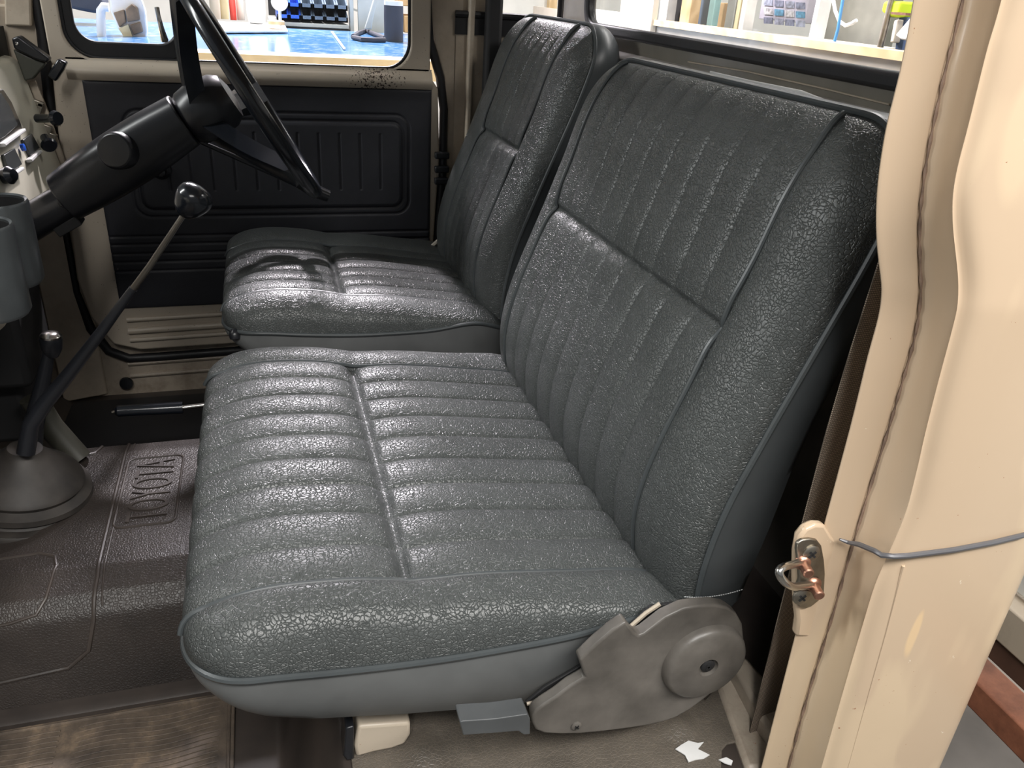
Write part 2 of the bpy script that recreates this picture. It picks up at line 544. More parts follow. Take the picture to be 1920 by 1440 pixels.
def seat(name, label, y0, y1, cw, bw, cg, bg, dx, dzb, twist, by, dxt=0.0):
    X = lambda pts: [(x + dx, z) for x, z in pts]
    root = thing(name, (0.15 + dx, (y0 + y1) / 2, 0.2), label, 'seat')
    # --- cushion
    ctop = X([(-.112, .385), (-.108, .402), (-.094, .419), (-.06, .432), (-.015, .437), (.05, .433), (.095, .425), (.115, .4205), (.135, .419), (.2, .415), (.3, .401), (.38, .388), (.44, .365)])
    cedge = X([(-.112, .385), (-.08, .386), (-.04, .387), (.03, .380), (.11, .374), (.18, .372), (.28, .374), (.37, .384), (.44, .365)])
    tc = Curve(ctop)
    seam = tc.d[np.argmin(np.abs(tc.p[:, 0] - (.115 + dx)))]
    cp = Panel(ctop, cedge, y0, y1, cw[0], cw[1], cg, seam, 0.075, 0.03, 0.062, 0.0092, 0, 0.004)
    P = cp.build()
    bm = B(); grid(bm, P)
    cushion = ob('seat_cushion', bm, M['vinyl'], root, angle=80)
    lp = loop_of(P)
    bm = B(); tube(bm, outward(lp, 0.0022), 0.0038, closed=True, n=8)
    ob('cushion_piping', bm, M['piping'], root)
    # boxing
    zb = lambda x: np.interp(x - dx, [-.115, -.10, -.07, 0.0, .1, .2, .3, .45], [.362, .346, .328, .303, .283, .268, .262, .262])
    rings = []
    cxy = np.array([0.16 + dx, (y0 + y1) / 2])
    for k in range(9):
        f = k / 8
        q = lp.copy()
        z1 = zb(lp[:, 0])
        q[:, 2] = lp[:, 2] + (z1 - lp[:, 2]) * f
        pull = 0.004 * math.sin(f * PI) - 0.016 * f ** 2.5
        dirv = q[:, :2] - cxy; dirv = dirv / np.array([0.28, (y1 - y0) / 2]); 
        dd = dirv / np.linalg.norm(dirv, axis=1, keepdims=True)
        q[:, :2] += dd * pull
        rings.append(q)
    bm = B(); R = [[bm.verts.new(p) for p in q] for q in rings]
    n = len(lp)
    for a, b in zip(R, R[1:]):
        for i in range(n): bm.faces.new((a[i], a[(i + 1) % n], b[(i + 1) % n], b[i]))
    bm.faces.new(R[-1])
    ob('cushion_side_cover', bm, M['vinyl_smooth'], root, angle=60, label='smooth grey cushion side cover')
    # welts
    dmin, dmax = 0.045, cp.top.L - 0.01
    for yw in cw:
        ds = np.linspace(0.018, dmax, 120)
        inward = 1 if yw < (y0 + y1) / 2 else -1
        yy = yw + 0 * ds
        yy = yy - inward * 0.018 * np.clip(1 - ds / 0.05, 0, 1) ** 2
        bm = B(); tube(bm, cp.surf(ds, yy, lift=0.0030), 0.0032, n=8)
        ob('cushion_welt', bm, M['piping'], cushion)
    # stitches on the near grooves
    for k in range(1, cg + 1):
        bm = B()
        yw = cw[0] + (cw[1] - cw[0]) * k / (cg + 1)
        for q in np.arange(0.03, cp.top.L - 0.06, 0.0075):
            if abs(q - seam) < 0.008: continue
            tube(bm, cp.surf(np.array([q, q + 0.0021, q + 0.0042]), np.array([yw] * 3), lift=0.0004), 0.0004, n=4)
        ob('stitch_row', bm, M['piping'], cushion)
    # --- backrest
    Z = lambda pts: [(x + dx + dxt * (z - .35) / .55, z + dzb * (z - .35) / .55) for x, z in pts]
    btop = Z([(.455, .330), (.428, .342), (.408, .365), (.396, .40), (.391, .45), (.397, .50), (.412, .555), (.434, .615), (.450, .657), (.459, .682), (.467, .705), (.484, .755), (.502, .815), (.519, .855), (.536, .884), (.550, .899), (.566, .905)])
    bedge = Z([(.455, .330), (.432, .345), (.425, .38), (.425, .44), (.438, .515), (.466, .60), (.497, .685), (.53, .775), (.550, .84), (.558, .875), (.562, .895), (.566, .905)])
    tb = Curve(btop)
    bseam = tb.d[np.argmin(np.abs(tb.p[:, 1] - (.682 + dzb * .6)))]
    bp = Panel(btop, bedge, by[0], by[1], bw[0], bw[1], bg, bseam, 0.04, 0.085, 0.085, 0.0052, twist, 0.006, 0.08)
    P = bp.build()
    bm = B(); grid(bm, P)
    back = ob('backrest', bm, M['vinyl'], root, angle=80)
    lp = loop_of(P)
    bm = B(); tube(bm, outward(lp, 0.0022, 1), 0.0038, closed=True, n=8)
    ob('backrest_piping', bm, M['piping'], root)
    zz = np.array([.33, .372, .46, .54, .60, .674, .76, .85, .92]); xx = np.array([.505, .506, .522, .533, .545, .566, .60, .640, .665])
    rings = []
    for k in range(7):
        f = k / 6
        q = lp.copy()
        zn = lp[:, 2]
        xr = np.interp(zn - dzb * (zn - .35) / .55, zz, xx) + dx
        q[:, 0] = lp[:, 0] + np.maximum(xr - lp[:, 0], 0.06) * f
        yc = (by[0] + by[1]) / 2
        q[:, 1] = lp[:, 1] + np.sign(yc - lp[:, 1]) * (0.018 * f ** 2 - 0.004 * math.sin(PI * f)) * np.clip(np.abs(yc - lp[:, 1]) / 0.1, 0, 1)
        q[:, 2] = lp[:, 2] + np.where(zn > .85, -0.022 * f ** 2 + 0.006 * math.sin(PI * f), 0) + np.where(zn < .36, 0.02 * f, 0)
        rings.append(q)
    bm = B(); R = [[bm.verts.new(p) for p in q] for q in rings]; n = len(lp)
    for a, b in zip(R, R[1:]):
        for i in range(n): bm.faces.new((a[i], a[(i + 1) % n], b[(i + 1) % n], b[i]))
    bm.faces.new(R[-1])
    bc = ob('backrest_side_cover', bm, M['vinyl_side_shaded'], root, angle=60, label='smooth grey backrest side and rear cover with painted shade')
    for yw in bw:
        ds = np.linspace(0.03, bp.top.L - 0.012, 150)
        inward = 1 if yw < (by[0] + by[1]) / 2 else -1
        yy = yw + inward * 0.003 * np.exp(-((ds - bseam) / 0.05) ** 2)
        yy = yy - inward * 0.02 * np.clip(1 - (bp.top.L - ds) / 0.06, 0, 1) ** 2 * -0.6
        bm = B(); tube(bm, bp.surf(ds, yy, lift=0.0030), 0.0032, n=8)
        ob('backrest_welt', bm, M['piping'], back)
    for k in range(1, bg + 1):
        bm = B()
        yw = bw[0] + (bw[1] - bw[0]) * k / (bg + 1)
        for q in np.arange(0.06, bp.top.L - 0.02, 0.0075):
            if abs(q - bseam) < 0.008: continue
            tube(bm, bp.surf(np.array([q, q + 0.0021, q + 0.0042]), np.array([yw] * 3), lift=0.0004), 0.0004, n=4)
        ob('stitch_row', bm, M['piping'], back)
    # base frame below
    bm = B(); box2(bm, (0.03 + dx, y0 + 0.09, 0.215), (0.43 + dx, y1 - 0.09, 0.30))
    ob('base_frame', bm, M['dark'], root, bevel=0.006)
    return root, cp, bp, bc


bench, cpB, bpB, bcB = seat('bench_seat', 'wide slate grey pleated vinyl passenger bench seat nearest the open doorway', 0.600, 1.295, (0.665, 1.205), (0.700, 1.225), 8, 8, 0.0, 0.0, -0.016, (0.605, 1.305))
drv, cpD, bpD, bcD = seat('car_seat', 'narrow slate grey pleated vinyl driver seat behind the steering wheel', 1.455, 2.005, (1.535, 1.865), (1.572, 1.828), 5, 5, 0.016, 0.034, -0.016, (1.487, 1.968), 0.026)

# stitched hem at the foot of the bench backrest cover
bm = B()
hem = [U(1283 + (1393 - 1283) * i / 26, 1119 + 2.5 * math.sin(PI * i / 26) - 14 * (i / 26) ** 2, 1, 0.597) for i in range(27)]
for i in range(26):
    tube(bm, [hem[i].lerp(hem[i + 1], 0.1), hem[i].lerp(hem[i + 1], 0.75)], 0.0006, n=5)
ob('hem_stitching', bm, M['thread'], bcB, label='pale dashed hem stitching')

# recliner hinge cover, built from its side outline at y = .573
o8 = lambda x, y: (600 + x / 2.259, 1100 + y / 2.259)
outl = [(900, 550), (903, 585), (915, 608), (950, 622), (1020, 626), (1100, 624), (1190, 616), (1280, 605), (1370, 592), (1450, 575), (1510, 553), (1570, 520), (1630, 475), (1690, 425), (1740, 365), (1780, 290), (1796, 220), (1790, 160), (1765, 115), (1725, 88), (1670, 78), (1600, 82), (1540, 92), (1460, 130), (1370, 200), (1350, 207), (1330, 193), (1296, 148), (1240, 185), (1170, 245), (1100, 312), (1125, 385), (1060, 422), (1000, 468), (950, 500), (915, 525)]
yH = 0.562
poly = [U(*o8(*p), 1, yH) for p in outl]
bm = B(); prism(bm, poly, (0, 0.015, 0))
hc = ob('hinge_cover', bm, M['plastic_grey'], bench, bevel=0.0025, segs=3, label='dusty grey plastic recliner hinge cover')
cc = U(1318, 1237, 1, yH); 
rr_ = (U(1393, 1225, 1, yH) - U(1243, 1245, 1, yH)).length / 2
bm = B(); lathe(bm, (cc.x, yH + 0.004, cc.z), (0, -1, 0), [(rr_ * 1.0, 0), (rr_ * 0.99, 0.008), (rr_ * 0.95, 0.0125), (rr_ * 0.88, 0.015), (rr_ * 0.3, 0.0165), (0.012, 0.0165), (0.011, 0.012), (0.0, 0.012)], 56, cap1=False)
disc = ob('hinge_disc', bm, M['plastic_grey'], hc, angle=60)


def screw(name, c, axis, r, mat, parent):
    bm = B(); lathe(bm, c, axis, [(r, -0.001), (r, 0.0015), (r * 0.8, 0.0026), (0, 0.003)], 20, cap1=False)
    s_ = ob(name, bm, mat, parent)
    x, y, a = frame_of(axis)
    bm = B()
    for v_ in (x, y):
        p = Vector(c) + a * 0.0028
        w_ = a.cross(v_) * r * 0.13
        prism(bm, [p - v_ * r * 0.5 - w_, p + v_ * r * 0.5 - w_, p + v_ * r * 0.5 + w_, p - v_ * r * 0.5 + w_], a * 0.0006)
    ob('cross_slot', bm, M['dark'], s_, smooth=False)
    return s_


screw('screw', (cc.x + 0.001, yH - 0.0085, cc.z), (0, -1, 0), 0.0085, M['dark'], hc)
p = U(1080, 1360, 1, yH); screw('screw', (p.x, yH, p.z), (0, -1, 0), 0.006, M['plastic_grey'], hc)
# behind the cover: dark plate painted as the slot's shade, then the metal bracket
bm = B(); prism(bm, [U(*o8(*p_), 1, 0.584) for p_ in [(872, 492), (950, 428), (1105, 335), (1140, 390), (1060, 450), (980, 480), (900, 500)]], (0, 0.004, 0))
ob('slot_shade_plate', bm, M['dark'], bench, bevel=0.001, label='dark plate painted as the shaded slot behind the hinge cover edge')
bm = B(); prism(bm, [U(*o8(*p_), 1, 0.590) for p_ in [(1290, 190), (1330, 150), (1400, 85), (1500, 70), (1530, 130), (1400, 210)]], (0, 0.004, 0))
ob('hinge_bracket', bm, M['dark'], bench, bevel=0.001)
bm = B(); tube(bm, [U(*o8(*p_), 1, 0.581) for p_ in [(876, 496), (950, 478), (1010, 464)]], 0.002, n=6)
ob('bracket_edge', bm, M['paint_in'], bench)
bm = B(); tube(bm, [U(*o8(*p_), 1, 0.586) for p_ in [(1320, 165), (1380, 112), (1440, 72)]], 0.0025, n=6)
ob('bracket_edge', bm, M['paint_in'], bench)
# recline lever
lv = [(590, 553), (600, 610), (615, 633), (740, 622), (885, 612), (892, 560), (885, 520), (868, 500), (740, 525), (610, 545)]
bm = B(); prism(bm, [U(*o8(*p_), 1, 0.545) for p_ in [(588, 560), (603, 628), (620, 634), (745, 621), (885, 615), (893, 580), (884, 541), (745, 562), (620, 580), (597, 566)]], (0, 0.001, 0))
bm.free()
bm = B()
fr_ = [U(*o8(*p_), 1, 0.535) for p_ in [(592, 575), (606, 630), (745, 620), (840, 612), (862, 628), (890, 626), (890, 560), (880, 540), (745, 560), (600, 570)]]
prism(bm, fr_, (0, 0.022, 0.0))
ob('recline_lever', bm, simple('slate_lever_plastic', (0.075, 0.08, 0.083), 0.35, var=0.2), bench, bevel=0.004, segs=3, label='blocky grey recline lever handle')

# front mounting foot of the bench
bm = B()
prism(bm, [U(*p_, 1, 0.64) for p_ in [(672, 1362), (770, 1355), (770, 1378), (760, 1396), (735, 1405), (700, 1412), (668, 1421), (664, 1400)]], (0, 0.05, 0))
ob('mounting_foot', bm, M['paint_in'], bench, bevel=0.004, segs=3, label='cream painted mounting foot')
bm = B()
prism(bm, [U(*p_, 1, 0.636) for p_ in [(648, 1366), (664, 1362), (664, 1424), (650, 1427), (643, 1418)]], (0, 0.03, 0))
ob('foot_bracket', bm, M['black'], bench, bevel=0.002)
# small black knob under the driver cushion front
bm = B(); lathe(bm, U(440, 628, 1, 1.47), (0, -0.4, -1), [(0.004, -0.012), (0.009, -0.006), (0.011, 0.0), (0.009, 0.008), (0, 0.01)], 16)
ob('slide_knob', bm, M['black'], drv)
# driver seat recliner bar at its far side
bm = B(); tube(bm, [U(806, 466, 1, 1.93), U(835, 440, 1, 1.93), U(842, 447, 1, 1.93)], 0.006, n=8)
ob('recliner_bar', bm, M['steel'], drv)

# white backing board between bench and rear wall
bm = B()
pts = [U(a, b, 0, 0.664) for a, b in [(1330, 133), (1400, 149), (1500, 169), (1590, 204), (1620, 226), (1668, 257), (1668, 360), (1330, 260)]]
prism(bm, pts, (0.004, 0, 0))
ob('backing_board', bm, M['white'], None, bevel=0.001, label='thin white board tucked upright behind the bench backrest', cat='board')

# ------------------------------------------------------------------ cab shell
def S(name, bm, mat, parent=None, **k):
    return ob(name, bm, mat, parent, kind=('structure' if parent is None else None), **k)


# floor: footwells, tunnel and raised rear floor, one grid
def floor_z(x, y):
    tun = lambda y: np.interp(y, [1.005, 1.03, 1.052, 1.075, 1.12, 1.46, 1.51, 1.535, 1.56], [0, .06, .115, .135, .148, .148, .14, .10, 0])
    low = -0.035 + tun(y) * (0.183 / .148)
    k = np.clip((x + 0.045) / 0.085, 0, 1); k = k * k * (3 - 2 * k)
    lo2 = np.where(x < -0.52, low + np.clip((-0.52 - x) * 1.0, 0, 0.3), low)
    return lo2 * (1 - k) + np.maximum(0.196, low) * k


xs = np.concatenate([np.linspace(-0.8, -0.07, 60), np.linspace(-0.06, 0.06, 30), np.linspace(0.08, 0.70, 30)])
ys = np.concatenate([np.linspace(0.47, 0.98, 30), np.linspace(0.99, 1.15, 50), np.linspace(1.17, 1.44, 12), np.linspace(1.45, 1.58, 40), np.linspace(1.6, 2.10, 10)])
XX, YY = np.meshgrid(xs, ys, indexing='ij')
bm = B(); grid(bm, np.stack([XX, YY, floor_z(XX, YY)], -1))
S('floor', bm, M['mat_smooth'])

# grey grained mat on the raised floor by the doorway
def mat_patch(name, poly_xy, zoff, thick, mat, label, zf=None):
    bm = B()
    top = [Vector((x, y, (zf(x, y) if zf else 0.196) + zoff)) for x, y in poly_xy]
    prism(bm, top, (0, 0, -thick))
    return ob(name, bm, mat, None, bevel=0.0015, label=label, cat='floor mat')


pts = [(0.045, 0.50), (0.045, 1.9), (0.52, 1.9)] + [tuple(U(*o8(*p_), 2, 0.2)[:2]) for p_ in [(1630, 480), (1690, 410), (1712, 470), (1740, 540), (1782, 628), (1770, 655), (1725, 665), (1703, 690), (1700, 768)]] + [(0.46, 0.48)]
mat_patch('rear_floor_mat', pts, 0.004, 0.004, M['mat_grey'], 'grey grained rubber mat under the bench with a torn right corner')
# bulges pressed through the mat
for (px, py, sx, sy, h) in ((790, 1405, .03, .035, .006), (1270, 1360, .03, .03, .006)):
    bm = B(); c = U(px, py, 2, 0.2)
    n = 14
    P = np.zeros((n, n, 3))
    for i in range(n):
        for j in range(n):
            a, b = -1 + 2 * i / (n - 1), -1 + 2 * j / (n - 1)
            P[i, j] = (c.x + a * sx, c.y + b * sy, 0.1995 + h * max(0, 1 - a * a) ** 2 * max(0, 1 - b * b) ** 2)
    grid(bm, P)
    ob('pressed_bulge', bm, M['mat_grey'], bpy.data.objects['rear_floor_mat'])
# torn white tape
o1 = lambda x, y: (1300 + x / 2.666, 900 + y / 2.666)
tape = [(1505, 690), (1530, 672), (1560, 655), (1600, 665), (1625, 660), (1600, 690), (1650, 715), (1625, 730), (1590, 735), (1560, 745), (1545, 715), (1530, 705)]
bm = B(); prism(bm, [U(*o8(*p_), 2, 0.2015) for p_ in tape], (0, 0, 0.0012))
ob('torn_paper', bm, M['white'], None, smooth=False, label='torn scrap of white paper stuck on the mat by the hinge cover', cat='paper scrap')
bm = B(); prism(bm, [U(*o8(*p_), 2, 0.2015) for p_ in [(1688, 735), (1720, 725), (1748, 740), (1742, 758), (1715, 750)]], (0, 0, 0.0012))
ob('torn_paper', bm, M['white'], None, smooth=False, label='tiny white paper scrap at the torn mat corner beside the belt', cat='paper scrap')

# tunnel mat
tun_z = lambda x, y: floor_z(np.array(x, float), np.array(y, float)) + 0.004
xs = np.linspace(-0.50, -0.055, 90); ys = np.concatenate([np.linspace(1.012, 1.16, 40), np.linspace(1.165, 1.505, 40)])
XX, YY = np.meshgrid(xs, ys, indexing='ij')
ZZ = np.maximum(tun_z(np.minimum(XX, -0.05), YY), 0)
bm = B(); grid(bm, np.stack([XX, YY, tun_z(np.minimum(XX, -0.05), YY)], -1))
tmat = ob('tunnel_mat', bm, M['mat'], None, label='brown grained rubber mat over the tunnel with an embossed name badge', cat='floor mat')
TM = lambda x, y, dz=0.0: Vector((x, y, float(tun_z(min(x, -.05), y)) + dz))


def ridge(pts2, r, name='ridge', closed=False, mat=None):
    # densify
    out = []
    for i in range(len(pts2) - (0 if closed else 1)):
        a, b = pts2[i], pts2[(i + 1) % len(pts2)]
        L = math.dist(a, b); n = max(1, int(L / 0.01))
        for k in range(n): out.append((a[0] + (b[0] - a[0]) * k / n, a[1] + (b[1] - a[1]) * k / n))
    if not closed: out.append(pts2[-1])
    bm = B(); tube(bm, [TM(x, y, -0.0002) for x, y in out], r, closed=closed, n=8)
    o = ob(name, bm, mat or M['mat_smooth'], tmat); 
    return o


ridge([(-0.297, 1.505), (-0.296, 1.30), (-0.294, 1.10), (-0.298, 1.05), (-0.31, 1.035), (-0.34, 1.028), (-0.50, 1.024)], 0.0035)
ridge([(-0.286, 1.505), (-0.286, 1.44), (-0.286, 1.2), (-0.285, 1.06)], 0.0018)
ridge(rrect(-0.287, -0.190, 1.212, 1.432, 0.014, 5), 0.0024, 'badge_border', closed=True)
ridge([(-0.50, 1.16), (-0.385, 1.168), (-0.362, 1.155), (-0.355, 1.13), (-0.362, 1.075), (-0.375, 1.06), (-0.41, 1.055), (-0.50, 1.05)], 0.0026, 'plate_border')
ridge([(-0.345, 1.505), (-0.352, 1.47), (-0.385, 1.455)], 0.0035)
# raised lettering
cu = bpy.data.curves.new('txt', 'FONT'); cu.body = 'TOYOTA'; cu.extrude = 0.02; cu.size = 1.0; cu.offset = -0.012
to = bpy.data.objects.new('txt', cu); COL.objects.link(to)
dg = bpy.context.evaluated_depsgraph_get(); dg.update()
me = bpy.data.meshes.new_from_object(to.evaluated_get(dg))
bpy.data.objects.remove(to)
co = np.array([v_.co[:] for v_ in me.vertices]); mn, mxx = co.min(0), co.max(0)
bm = B(); bm.from_mesh(me)
for v_ in bm.verts:
    u = (v_.co.x - mn[0]) / (mxx[0] - mn[0]); q = (v_.co.y - mn[1]) / (mxx[1] - mn[1]); hgt = 0.0022 if v_.co.z > 0 else -0.001
    v_.co = TM(-0.204 - 0.066 * q, 1.225 + 0.194 * u, hgt)
ob('badge_lettering', bm, M['mat_smooth'], tmat, smooth=False)

# ribbed passenger footwell mat
px0, px1, py0, py1 = -0.50, -0.106, 0.56, 0.990
bm = B(); prism(bm, [Vector((x, y, -0.028)) for x, y in rrect(px0, px1, py0, py1, 0.02, 6)], (0, 0, -0.006))
rm = ob('ribbed_foot_mat', bm, M['ribbed'], None, bevel=0.0015, label='dusty brown ribbed rubber mat in the passenger footwell', cat='floor mat')
bm = B(); tube(bm, [Vector((x, y, -0.0275)) for x, y in rrect(px0 + .008, px1 - .008, py0 + .008, py1 - .008, 0.016, 6)], 0.0028, closed=True, n=8)
r0 = ob('mat_border', bm, M['ribbed'], rm)
k = 0
yy = py1 - 0.022
while yy > py0 + 0.02:
    bm = B()
    pts = []
    for i in range(22):
        x = px1 - 0.022 - i * 0.0095
        pts.append(Vector((x, yy + 0.004 * math.sin((x) * 38), -0.0275)))
    tube(bm, pts, [0.0006] + [0.0013] * 20 + [0.0006], n=6)
    ob('rib', bm, M['ribbed'], rm)
    if k % 1 == 0:
        bm = B(); tube(bm, [Vector((px1 - 0.245 - i * 0.01, yy + 0.001 * math.sin(i), -0.0275)) for i in range(9)], 0.0013, n=6)
        ob('rib', bm, M['ribbed'], rm)
    yy -= 0.0092; k += 1
for nm in ('mat_border',): pass

# painted sill at the doorway rear corner
bm = B()
prism(bm, [U(*p_, 2, 0.205) for p_ in [(1345, 1285), (1375, 1262), (1440, 1330), (1450, 1440), (1400, 1440)]], (0, 0, -0.05))
S('trim_1', bm, M['paint_dirty'], bevel=0.006)
bm = B()
prism(bm, [U(*p_, 2, 0.23) for p_ in [(1372, 1240), (1398, 1228), (1470, 1310), (1468, 1400), (1428, 1345)]], (0, 0, -0.06))
S('trim_2', bm, M['paint_dirty'], bevel=0.006)

# rear bulkhead below the window
xR = 0.70
bm = B()
box2(bm, (xR, 0.5, 0.19), (xR + 0.02, 1.99, 0.895))
M['khaki'] = simple('dark_khaki_gloss', (0.20, 0.185, 0.155), 0.3, var=0.15)
S('wall_rear', bm, M['khaki'], bevel=0.003)
wr = bpy.data.objects['wall_rear']
# inner ledge lines
bm = B(); prism(bm, [Vector((0.668, 0.52, 0.886)), Vector((0.70, 0.52, 0.894)), Vector((0.70, 0.52, 0.874)), Vector((0.668, 0.52, 0.874))], (0, 1.45, 0))
ob('ledge', bm, M['shelf_ledge'], wr, label='shiny folded ledge below the rear window')
bm = B(); tube(bm, [U(1290, 116, 0, .697), U(1400, 134, 0, .697), U(1540, 165, 0, .697), U(1668, 196, 0, .697)], 0.0012, n=6)
ob('pressed_line', bm, M['paint_in'], wr)


# rear window: opening y .62-1.80, z .938 up to 1.22
def frame_loop(y0, y1, z0, z1, r, x, n=8):
    return [Vector((x, a, b)) for a, b in rrect(y0, y1, z0, z1, r, n)]


def ring_mesh(bm, outer, inner, off):
    n = len(outer)
    off = Vector(off)
    a = [bm.verts.new(p) for p in outer]; b = [bm.verts.new(p) for p in inner]
    c = [bm.verts.new(p + off) for p in outer]; d = [bm.verts.new(p + off) for p in inner]
    for i in range(n):
        j = (i + 1) % n
        bm.faces.new((a[i], a[j], b[j], b[i])); bm.faces.new((c[i], d[i], d[j], c[j]))
        bm.faces.new((a[i], c[i], c[j], a[j])); bm.faces.new((b[i], b[j], d[j], d[i]))


def seal(bm, loop, r):
    tube(bm, loop, r, closed=True, n=10)


# upper rear wall around window
bm = B()
ring_mesh(bm, frame_loop(0.5, 1.955, 0.893, 1.31, 0.002, xR), frame_loop(0.62, 1.80, 0.925, 1.24, 0.05, xR), (0.02, 0, 0))
ob('window_surround', bm, M['khaki'], wr, bevel=0.003)
bm = B(); ring_mesh(bm, frame_loop(0.612, 1.808, 0.917, 1.25, 0.06, xR - 0.008), frame_loop(0.635, 1.785, 0.938, 1.235, 0.04, xR - 0.008), (0.02, 0, 0))
wn = S('window_1', bm, M['rubber'], bevel=0.006, segs=3)
bm = B(); prism(bm, frame_loop(0.60, 1.81, 0.92, 1.25, 0.05, xR + 0.008), (0.003, 0, 0))
ob('window_glass', bm, M['glass'], wn, smooth=False)
# rear quarter corner: curved body with window between (0.70,1.955) and (0.55,2.07)
cpts = [(0.70, 1.955), (0.695, 1.99), (0.672, 2.025), (0.63, 2.05), (0.58, 2.062), (0.52, 2.068), (0.47, 2.07)]


def cornerband(bm, pts, z0, z1, th=0.015):
    P = np.array([[(x, y, z0), (x, y, z1)] for x, y in pts])
    V = grid(bm, P)
    P2 = P + np.array([th * 0.7, th * 0.7, 0]); grid(bm, P2)


bm = B(); cornerband(bm, cpts, 0.19, 0.885); cornerband(bm, cpts, 1.22, 1.31)
ob('corner_panel', bm, M['paint_in'], wr)
bm = B(); cornerband(bm, [(x - 0.004, y - 0.004) for x, y in cpts], 0.885, 0.937, 0.02)
tube(bm, [Vector((x - 0.004, y - 0.004, 0.93)) for x, y in cpts], 0.008, n=8)
tube(bm, [Vector((cpts[0][0], cpts[0][1] + 0.02, z)) for z in (0.93, 1.22)], 0.008, n=8)
w2 = S('window_2', bm, M['rubber'])
bm = B(); cornerband(bm, [(x + 0.006, y + 0.006) for x, y in cpts], 0.92, 1.23, 0.002)
ob('window_glass', bm, M['glass'], w2)

# far side body: pillar behind the driver's door
yS = 2.07
bm = B()
prism(bm, [Vector((x, yS + 0.004, z)) for x, z in [(0.425, 0.0), (0.46, 0.0), (0.57, 0.02), (0.57, 1.31), (0.40, 1.31), (0.405, 0.96), (0.418, 0.86), (0.445, 0.78), (0.452, 0.61), (0.44, 0.37)]], (0, 0.02, 0))
ws = S('wall_right', bm, M['paint_in'], bevel=0.004)
# pillar ribs
bm = B(); box2(bm, (0.497, yS - 0.02, 0.2), (0.512, yS + 0.01, 1.31))
ob('pillar_rib', bm, M['paint_in'], ws, bevel=0.005)
bm = B(); box2(bm, (0.535, yS - 0.045, 0.2), (0.575, yS - 0.01, 1.31))
ob('pillar_post', bm, M['dark'], ws, bevel=0.01, label='dark belt covered post')
bm = B(); tube(bm, [Vector((x, yS - 0.002, z)) for x, z in [(0.392, 1.25), (0.395, 0.97), (0.404, 0.87), (0.432, 0.785), (0.443, 0.71), (0.443, 0.56), (0.430, 0.37), (0.425, 0.20)]], 0.011, n=10)
ob('door_seal', bm, M['rubber'], ws)
bm = B()
for z in (0.60, 0.565, 0.535): box2(bm, (0.418, yS - 0.03, z - 0.008), (0.455, yS - 0.005, z + 0.008))
ob('door_latch', bm, M['black'], ws, bevel=0.003)

# far side below and ahead of door: sill and hinge pillar
bm = B()
prism(bm, [Vector((x, yS + 0.02, z)) for x, z in [(-0.80, -0.05), (0.6, -0.05), (0.6, 0.20), (-0.36, 0.20), (-0.40, 0.30), (-0.405, 1.31), (-0.48, 1.31), (-0.52, 1.0), (-0.80, 0.9)]], (0, 0.02, 0))
wf = ob('side_sill', bm, M['paint_dirty'], ws)
bm = B(); tube(bm, [Vector((x, yS + 0.016, z)) for x, z in [(-0.430, 1.25), (-0.437, 0.85), (-0.452, 0.66), (-0.466, 0.46), (-0.468, 0.26), (-0.452, 0.16), (-0.42, 0.095), (-0.375, 0.07), (-0.30, 0.070), (0.40, 0.085)]], 0.012, n=10)
ob('door_seal', bm, M['rubber'], ws)
bm = B()
for zz_ in (0.115, 0.055, 0.02):
    tube(bm, [Vector((-0.38, yS + 0.016, zz_)), Vector((0.40, yS + 0.016, zz_ + 0.012))], 0.006, n=8)
ob('sill_bead', bm, M['paint_dirty'], ws)
bm = B(); lathe(bm, U(237, 718, 1, yS + 0.012), (0, -1, 0), [(0.017, 0), (0.016, 0.006), (0, 0.008)], 24)
ob('sill_plug', bm, M['black'], ws, label='round black plug in the sill')
bm = B(); lathe(bm, U(158, 458, 1, yS + 0.012), (0, -1, 0), [(0.012, 0), (0.011, 0.004), (0.008, 0.0045), (0, 0.004)], 20)
ob('pillar_cap', bm, M['paint_dirty'], ws)

# ---- driver's door: painted inner frame with a rounded window opening
yD = 2.055
Wp = lambda x0, x1, z0, z1, r, y, n=10: [Vector((x, y, z)) for x, z in rrect(x0, x1, z0, z1, r, n)]
bm = B()
ring_mesh(bm, Wp(-0.425, 0.405, 0.785, 1.28, 0.01, yD), Wp(-0.392, 0.357, 0.80, 1.25, 0.062, yD), (0, 0.03, 0))
prism(bm, [Vector((x, yD, z)) for x, z in [(-0.425, 0.787), (-0.44, 0.6), (-0.455, 0.30), (-0.44, 0.20), (-0.40, 0.125), (-0.34, 0.105), (0.41, 0.115), (0.42, 0.37), (0.432, 0.6), (0.425, 0.76), (0.405, 0.787)]], (0, 0.03, 0))
door = S('door_1', bm, M['door'], bevel=0.005, segs=3)
# rounded waist roll below the window
bm = B()
prof = []
P = np.zeros((14, 2, 3))
for i in range(14):
    a = i / 13
    z = 0.758 + 0.045 * a; off = 0.018 * math.sin(PI * min(1, 0.15 + a * 0.95)) ** 0.8
    for j, x in enumerate((-0.395, 0.408)): P[i, j] = (x, yD - off, z)
grid(bm, P)
ob('waist_roll', bm, M['door'], door, angle=80)
bm = B(); 
for zz_, r_ in ((0.19, 0.006), (0.16, 0.009), (0.135, 0.006)):
    tube(bm, [Vector((-0.36, yD - 0.002, zz_)), Vector((0.40, yD - 0.002, zz_ + 0.014))], r_, n=10)
ob('door_bead', bm, M['door'], door)
# card with pressed lines
nx, nz = 420, 300
xs = np.linspace(-0.369, 0.408, nx); zs = np.linspace(0.222, 0.757, nz)
XX, ZZ = np.meshgrid(xs, zs, indexing='ij')


